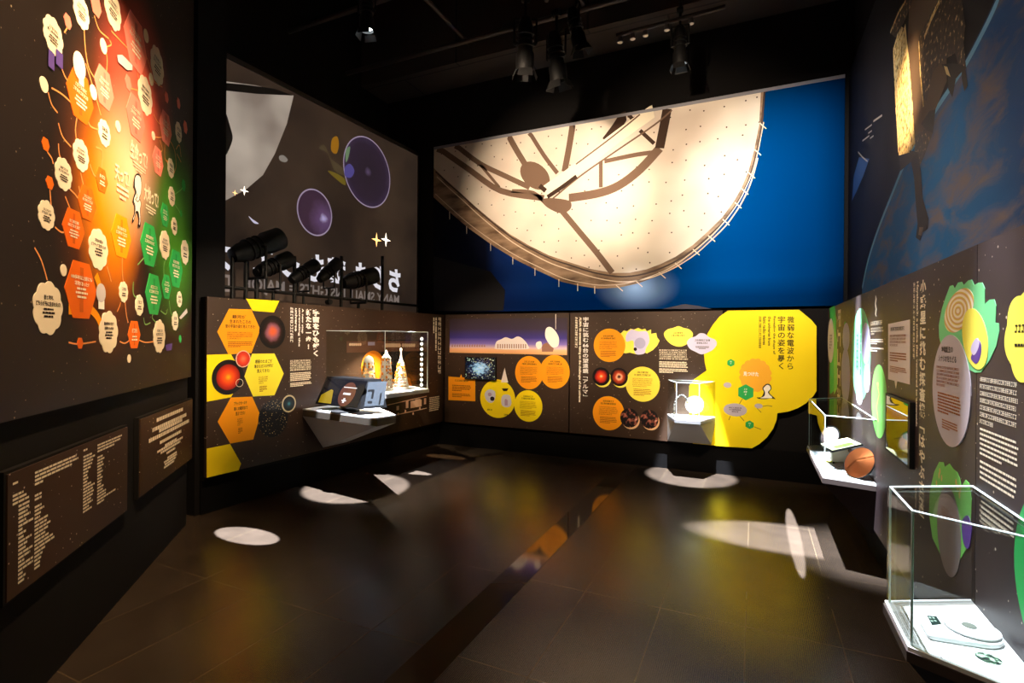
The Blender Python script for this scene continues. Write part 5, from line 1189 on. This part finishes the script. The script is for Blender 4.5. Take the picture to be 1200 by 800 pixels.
# ------------------------------------------------------------------ lighting fixtures
LENS = mat('lit_lens', (255, 255, 255), .3, emit=(235, 250, 255), es=14.0)
DIML = mat('dim_lens', (40, 38, 34), .1, spec=.8)
def fixture(p, d, label, s=1.0, lit=False, up=.35, group='black spotlights overhead', doors=True):
    p = Vector(p); d = Vector(d).normalized(); side = d.cross(Vector((0, 0, 1)));
    side = side.normalized() if side.length > .05 else Vector((1, 0, 0))
    r = thing('spotlight', label, 'spotlight', p, group)
    bk_ = -d
    MB().lathe(p, bk_, [(.062 * s, 0), (.07 * s, .0), (.07 * s, .11 * s), (.058 * s, .13 * s), (.058 * s, .30 * s), (.04 * s, .36 * s), (0, .37 * s)], 24).lathe(p, bk_, [(.062 * s, 0), (.062 * s, .06 * s)], 24).build('body', DARKMET, r, smooth=True)
    MB().lathe(p + bk_ * .03 * s, d, [(0, .008 * s), (.04 * s, .005 * s), (.061 * s, 0)], 24).build('lens', LENS if lit else DIML, r, smooth=True)
    b = MB()
    for k in range(3): b.lathe(p + bk_ * (.16 + .04 * k) * s, bk_, [(.059 * s, 0), (.068 * s, .004 * s), (.068 * s, .012 * s), (.059 * s, .016 * s)], 20)
    b.build('cooling_fins', DARKMET, r)
    m_ = p + bk_ * .18 * s; a = m_ + side * .085 * s; c = m_ - side * .085 * s; h = Vector((0, 0, up * .55 * s)) if abs(d.z) < 1 else Vector((0, 0, 0))
    b = MB(); b.tube(a, a + h, .009 * s, None, 8); b.tube(c, c + h, .009 * s, None, 8); b.tube(a + h, c + h, .009 * s, None, 8); b.tube(m_ - side * .085 * s, m_ + side * .085 * s, .012 * s, None, 8)
    b.build('yoke', DARKMET, r)
    t0 = m_ + h
    b = MB(); b.tube(t0, t0 + Vector((0, 0, up * .45 * s)), .013 * s, None, 8); b.lathe(t0 + Vector((0, 0, up * .45 * s)), side, [(0, -.03 * s), (.03 * s, -.03 * s), (.03 * s, .03 * s), (0, .03 * s)], 12)
    b.build('clamp', DARKMET, r)
    for q in ((0, 1, 2, 3) if doors else ()):
        ang = math.pi / 2 * q; v1 = (side * math.cos(ang) + side.cross(d) * math.sin(ang)); v2 = side.cross(d) * math.cos(ang) - side * math.sin(ang)
        c0 = p + v1 * .068 * s; c1 = c0 + d * .06 * s + v1 * .025 * s
        MB().hexa([c0 - v2 * .05 * s, c0 + v2 * .05 * s, c0 + v2 * .05 * s + v1 * .003, c0 - v2 * .05 * s + v1 * .003, c1 - v2 * .06 * s, c1 + v2 * .06 * s, c1 + v2 * .06 * s + v1 * .003, c1 - v2 * .06 * s + v1 * .003]).build('barn_door', DARKMET, r)
    return r
def at_d(px, py, depth):
    r = ray(px, py); k = depth / FPX; return Vector((r.x * k, r.y * k, EYE + r.z * k))
L1 = at_d(430, 36, 5.03); L2 = at_d(797, 75, 5.25)
fixture(L1, (-.02, .06, -1), 'lit spotlight pointing straight down above the left partition', 1.0, True)
fixture(L2, (0, .14, -1), 'lit spotlight pointing down in front of the dish mural', 1.0, True)
fixture(at_d(615, 82, 5.0), (-.1, .2, -1), 'unlit black spotlight, left one of the hanging cluster above the dish mural', 1.25)
fixture(at_d(655, 95, 5.2), (.05, .25, -1), 'unlit black spotlight, lowest one of the hanging cluster above the dish mural', 1.25)
fixture(at_d(680, 55, 5.4), (.2, .15, -1), 'unlit black spotlight, right one of the hanging cluster above the dish mural', 1.1)
# the row behind the partition, dark against the screen
prow = Wall((LF.P(0, 0, -.28).x, LF.P(0, 0, -.28).y), LF.d)
def prp(x, y): q = prow.px(x, y); return prow.P(q[0], q[1])
row = [((331, 278), (266, 302), 'long black spotlight at the left end of the row against the screen'),
       ((342, 302), (296, 322), 'second black spotlight in the row against the screen, below the long one'),
       ((372, 309), (338, 330), 'third black spotlight in the row against the screen, with a warm glinting lens'),
       ((398, 306), (372, 330), 'fourth black spotlight in the row against the screen, tilted up'),
       ((440, 322), (398, 333), 'rightmost black spotlight in the row against the screen')]
for k, (f_, b_, lab) in enumerate(row):
    F_, B_ = prp(*f_), prp(*b_); l_ = (F_ - B_).length
    fixture(F_ - (F_ - B_) * .06, F_ - B_, lab, l_ / .37 * .88, False, -.35, 'black spotlights in a row against the projection screen', False)
rl = thing('lighting_rail', 'black horizontal pipe with uprights carrying the row of spotlights', 'pipe', prow.P(1.6, 1.89, 0))
b = MB(); b.tube(prow.P(.2, 2.02, 0), prow.P(3.3, 2.02, 0), .018, None, 10); b.build('pipe', DARKMET, rl)
for x in (272, 288, 345, 400, 448):
    q = prow.px(x, 330); MB().tube(prow.P(q[0], 1.0, 0), prow.P(q[0], prow.px(x, 300)[1], 0), .02, None, 10).build('upright', DARKMET, rl)
# overhead pipes, beams, track
PIPE = mat('dark_grey_pipe', (62, 54, 50), .5, .2)
def pipe(a, c, r_, label):
    o = MB().tube(a, c, r_, None, 12).build('overhead_pipe', PIPE); tag(o, label, 'pipe', 'overhead pipes'); return o
pipe((-5.6, 4.6, 5.3), (1.1, 4.6, 5.3), .03, 'thin pipe under the ceiling running across the hall nearest the camera')
pipe((-5.6, 5.6, 5.25), (1.1, 5.6, 5.25), .03, 'thin pipe under the ceiling running across just before the dish mural')
pipe((-3.4, 1.2, 5.4), (-3.4, 6.4, 5.4), .028, 'thin ceiling pipe running lengthwise over the left partition')
pipe((-1.8, 1.2, 5.4), (-1.8, 6.4, 5.4), .028, 'thin ceiling pipe running lengthwise over the middle of the hall')
for i, (px_, d_, lab) in enumerate(((L1, .37, 'left lit lamp'), (L2, .37, 'right lit lamp'))):
    pipe(px_ + Vector((0, 0, d_ + .19)), (px_.x, px_.y, 6.38), .015, 'thin vertical drop rod above the ' + lab)
pipe(at_d(640, 60, 5.2) + Vector((0, 0, .5)), at_d(640, 60, 5.2) + Vector((0, 0, 1.9)), .02, 'vertical drop rod above the hanging cluster of unlit spotlights')
o = MB().box((-5.2, 5.9, 5.2), (.93, 6.5, 6.38)).build('ceiling_beam', cm); tag(o, 'deep grey boarded beam under the ceiling along the back wall', 'beam')
tr = thing('light_track', 'short black ceiling track with four small lamp heads above the dish mural', 'light track', (-.6, 5.4, 5.0))
p0 = at_d(722, 42, 5.4); p1 = at_d(850, 8, 5.1)
MB().tube(p0, p1, .022, None, 8).build('track', PIPE, tr)
for f in (.04, .16, .28, .48, .7):
    p = p0.lerp(p1, f); MB().lathe(p - Vector((0, 0, .03)), (0, 0, -1), [(0, 0), (.022, 0), (.028, .05), (0, .045)], 12).build('lamp_head', STEEL, tr)

# ------------------------------------------------------------------ lamps
def spot(p, tgt, w_, col, ang, blend=1.0, size=.04, sx=1.0, nm='lamp', rz=0):
    l_ = bpy.data.lights.new(nm, 'SPOT'); l_.energy = w_; l_.color = lin(col)[:3]; l_.spot_size = R(ang); l_.spot_blend = blend; l_.shadow_soft_size = size
    o = bpy.data.objects.new(nm, l_); COL.objects.link(o); o.location = p
    q = (Vector(tgt) - Vector(p)).to_track_quat('-Z', 'Y'); o.rotation_mode = 'QUATERNION'; o.rotation_quaternion = q @ Matrix.Rotation(rz, 3, 'Z').to_quaternion()
    if sx != 1: o.scale = (sx, 1, 1)
    return o
def wp(w, x, y, off=0): q = w.px(x, y); return w.P(q[0], q[1], off)
WARM = (255, 214, 165); WARM2 = (255, 228, 196); COOL = (232, 240, 255); NEU = (255, 246, 235)
spot((-1.6, 1.5, 4.4), wp(LB, 88, 325), 760, WARM, 50, 1.0)
spot((-1.7, 1.7, 4.4), wp(LB, 152, 205), 1100, WARM, 38, 1.0)
spot((-2.1, 2.6, 3.75), wp(BM, 655, 225), 1150, WARM2, 44, 1.0)
spot((-.9, 2.6, 3.75), wp(BM, 800, 210), 650, WARM2, 48, 1.0)
spot((.1, 2.6, 3.9), wp(BM, 930, 240), 1000, NEU, 44, 1.0)
spot((-1.2, 3.2, 4.2), wp(BM, 745, 336), 300, COOL, 8, 1.0)
spot((-2.9, 3.4, 3.4), wp(BK, 600, 412), 560, WARM2, 34, 1, .04, 1.5)
spot((-1.3, 3.3, 3.4), wp(BK, 735, 415), 620, WARM2, 35, 1, .04, 1.4)
spot((-.3, 3.3, 3.6), wp(BK, 860, 425), 700, WARM2, 38, 1, .04, 1.2)
spot((-1.5, 3.3, 3.4), wp(LF, 310, 388), 720, WARM2, 30, 1, .04, 1.9)
spot((-1.8, 4.6, 3.4), wp(LF, 430, 398), 260, WARM, 34, 1, .04, 1.6)
spot((-1.2, 5.0, 4.8), wp(LF, 490, 430), 250, WARM, 26, 1)
spot((-2.9, 3.55, 4.6), (-3.72, 4.2, 0), 19000, COOL, 13.5, .22, .015)
spot(L1 - Vector((0, 0, .02)), (-3.5, 4.6, 0), 500, COOL, 30, .8, .03)
spot(L2 - Vector((0, 0, .02)), (-.65, 6.25, 0), 15500, COOL, 13.5, .3, .02)
spot((.12, 4.6, 4.9), (.33, 4.62, 0), 18000, COOL, 21, .5, .015, .42, 'lamp', 0)
spot((-.6, 3.2, 4.6), (.62, 4.32, .66), 9500, COOL, 16, 1.0, .03)
spot((.16, 2.3, 4.6), (.60, 2.12, .6), 3000, COOL, 14, .6, .03)
spot((-1.4, 3.6, 4.8), wp(RT, 1060, 400), 300, WARM2, 38, 1)
spot((-1.0, 1.6, 4.8), wp(RT, 1150, 420), 280, WARM2, 38, 1)
spot((-1.6, 2.6, 3.9), wp(RM, 1064, 115), 1900, WARM, 14, 1)
spot((-1.6, 2.2, 4.4), wp(RM, 1110, 230), 70, NEU, 60, 1)
# slim floor patches: shuttered lamps, plus added ones imitating streaks off the glass
def slit(p, tgt, w_, col, ang, sx, rz, blend=.15):
    return spot(p, tgt, w_, col, ang, blend, .01, sx, 'lamp', rz)
slit((.30, 4.66, 4.9), (.30, 4.66, 0), 20000, COOL, 18.5, .06, 0)  # added lamp imitating the streak reflected down by the glass front pane
slit((-3.63, 4.96, 4.6), (-3.63, 4.96, 0), 21000, COOL, 8.2, .24, R(90))  # added lamp standing in for a caustic streak by the left case
slit((-3.58, 2.80, 4.6), (-3.58, 2.80, 0), 20000, COOL, 8.2, .42, R(90))
slit((-3.65, 5.80, 4.6), (-3.65, 5.80, 0), 1100, WARM, 7.5, .35, R(90))
# small lights inside the cases
spot(LF.P(u(381) + .65, 1.6, .35), LF.P(u(381) + .65, 94/100, .33), 160, WARM2, 110, .6, .02)
spot((xm(812), ym, 1.06), (xm(812), ym, .67), 4, NEU, 90, .6, .02)

S.world = bpy.data.worlds.new('world'); S.world.use_nodes = True
S.world.node_tree.nodes['Background'].inputs[0].default_value = (.006, .005, .0045, 1)
S.world.node_tree.nodes['Background'].inputs[1].default_value = 1.0
S.view_settings.view_transform = 'Standard'; S.view_settings.look = 'None'; S.view_settings.exposure = 0; S.view_settings.gamma = 1
S.view_settings.use_curve_mapping = False
S.cycles.use_denoising = True
S.cycles.max_bounces = 8; S.cycles.transparent_max_bounces = 24
S.cycles.sample_clamp_indirect = 4.0; S.cycles.caustics_reflective = False
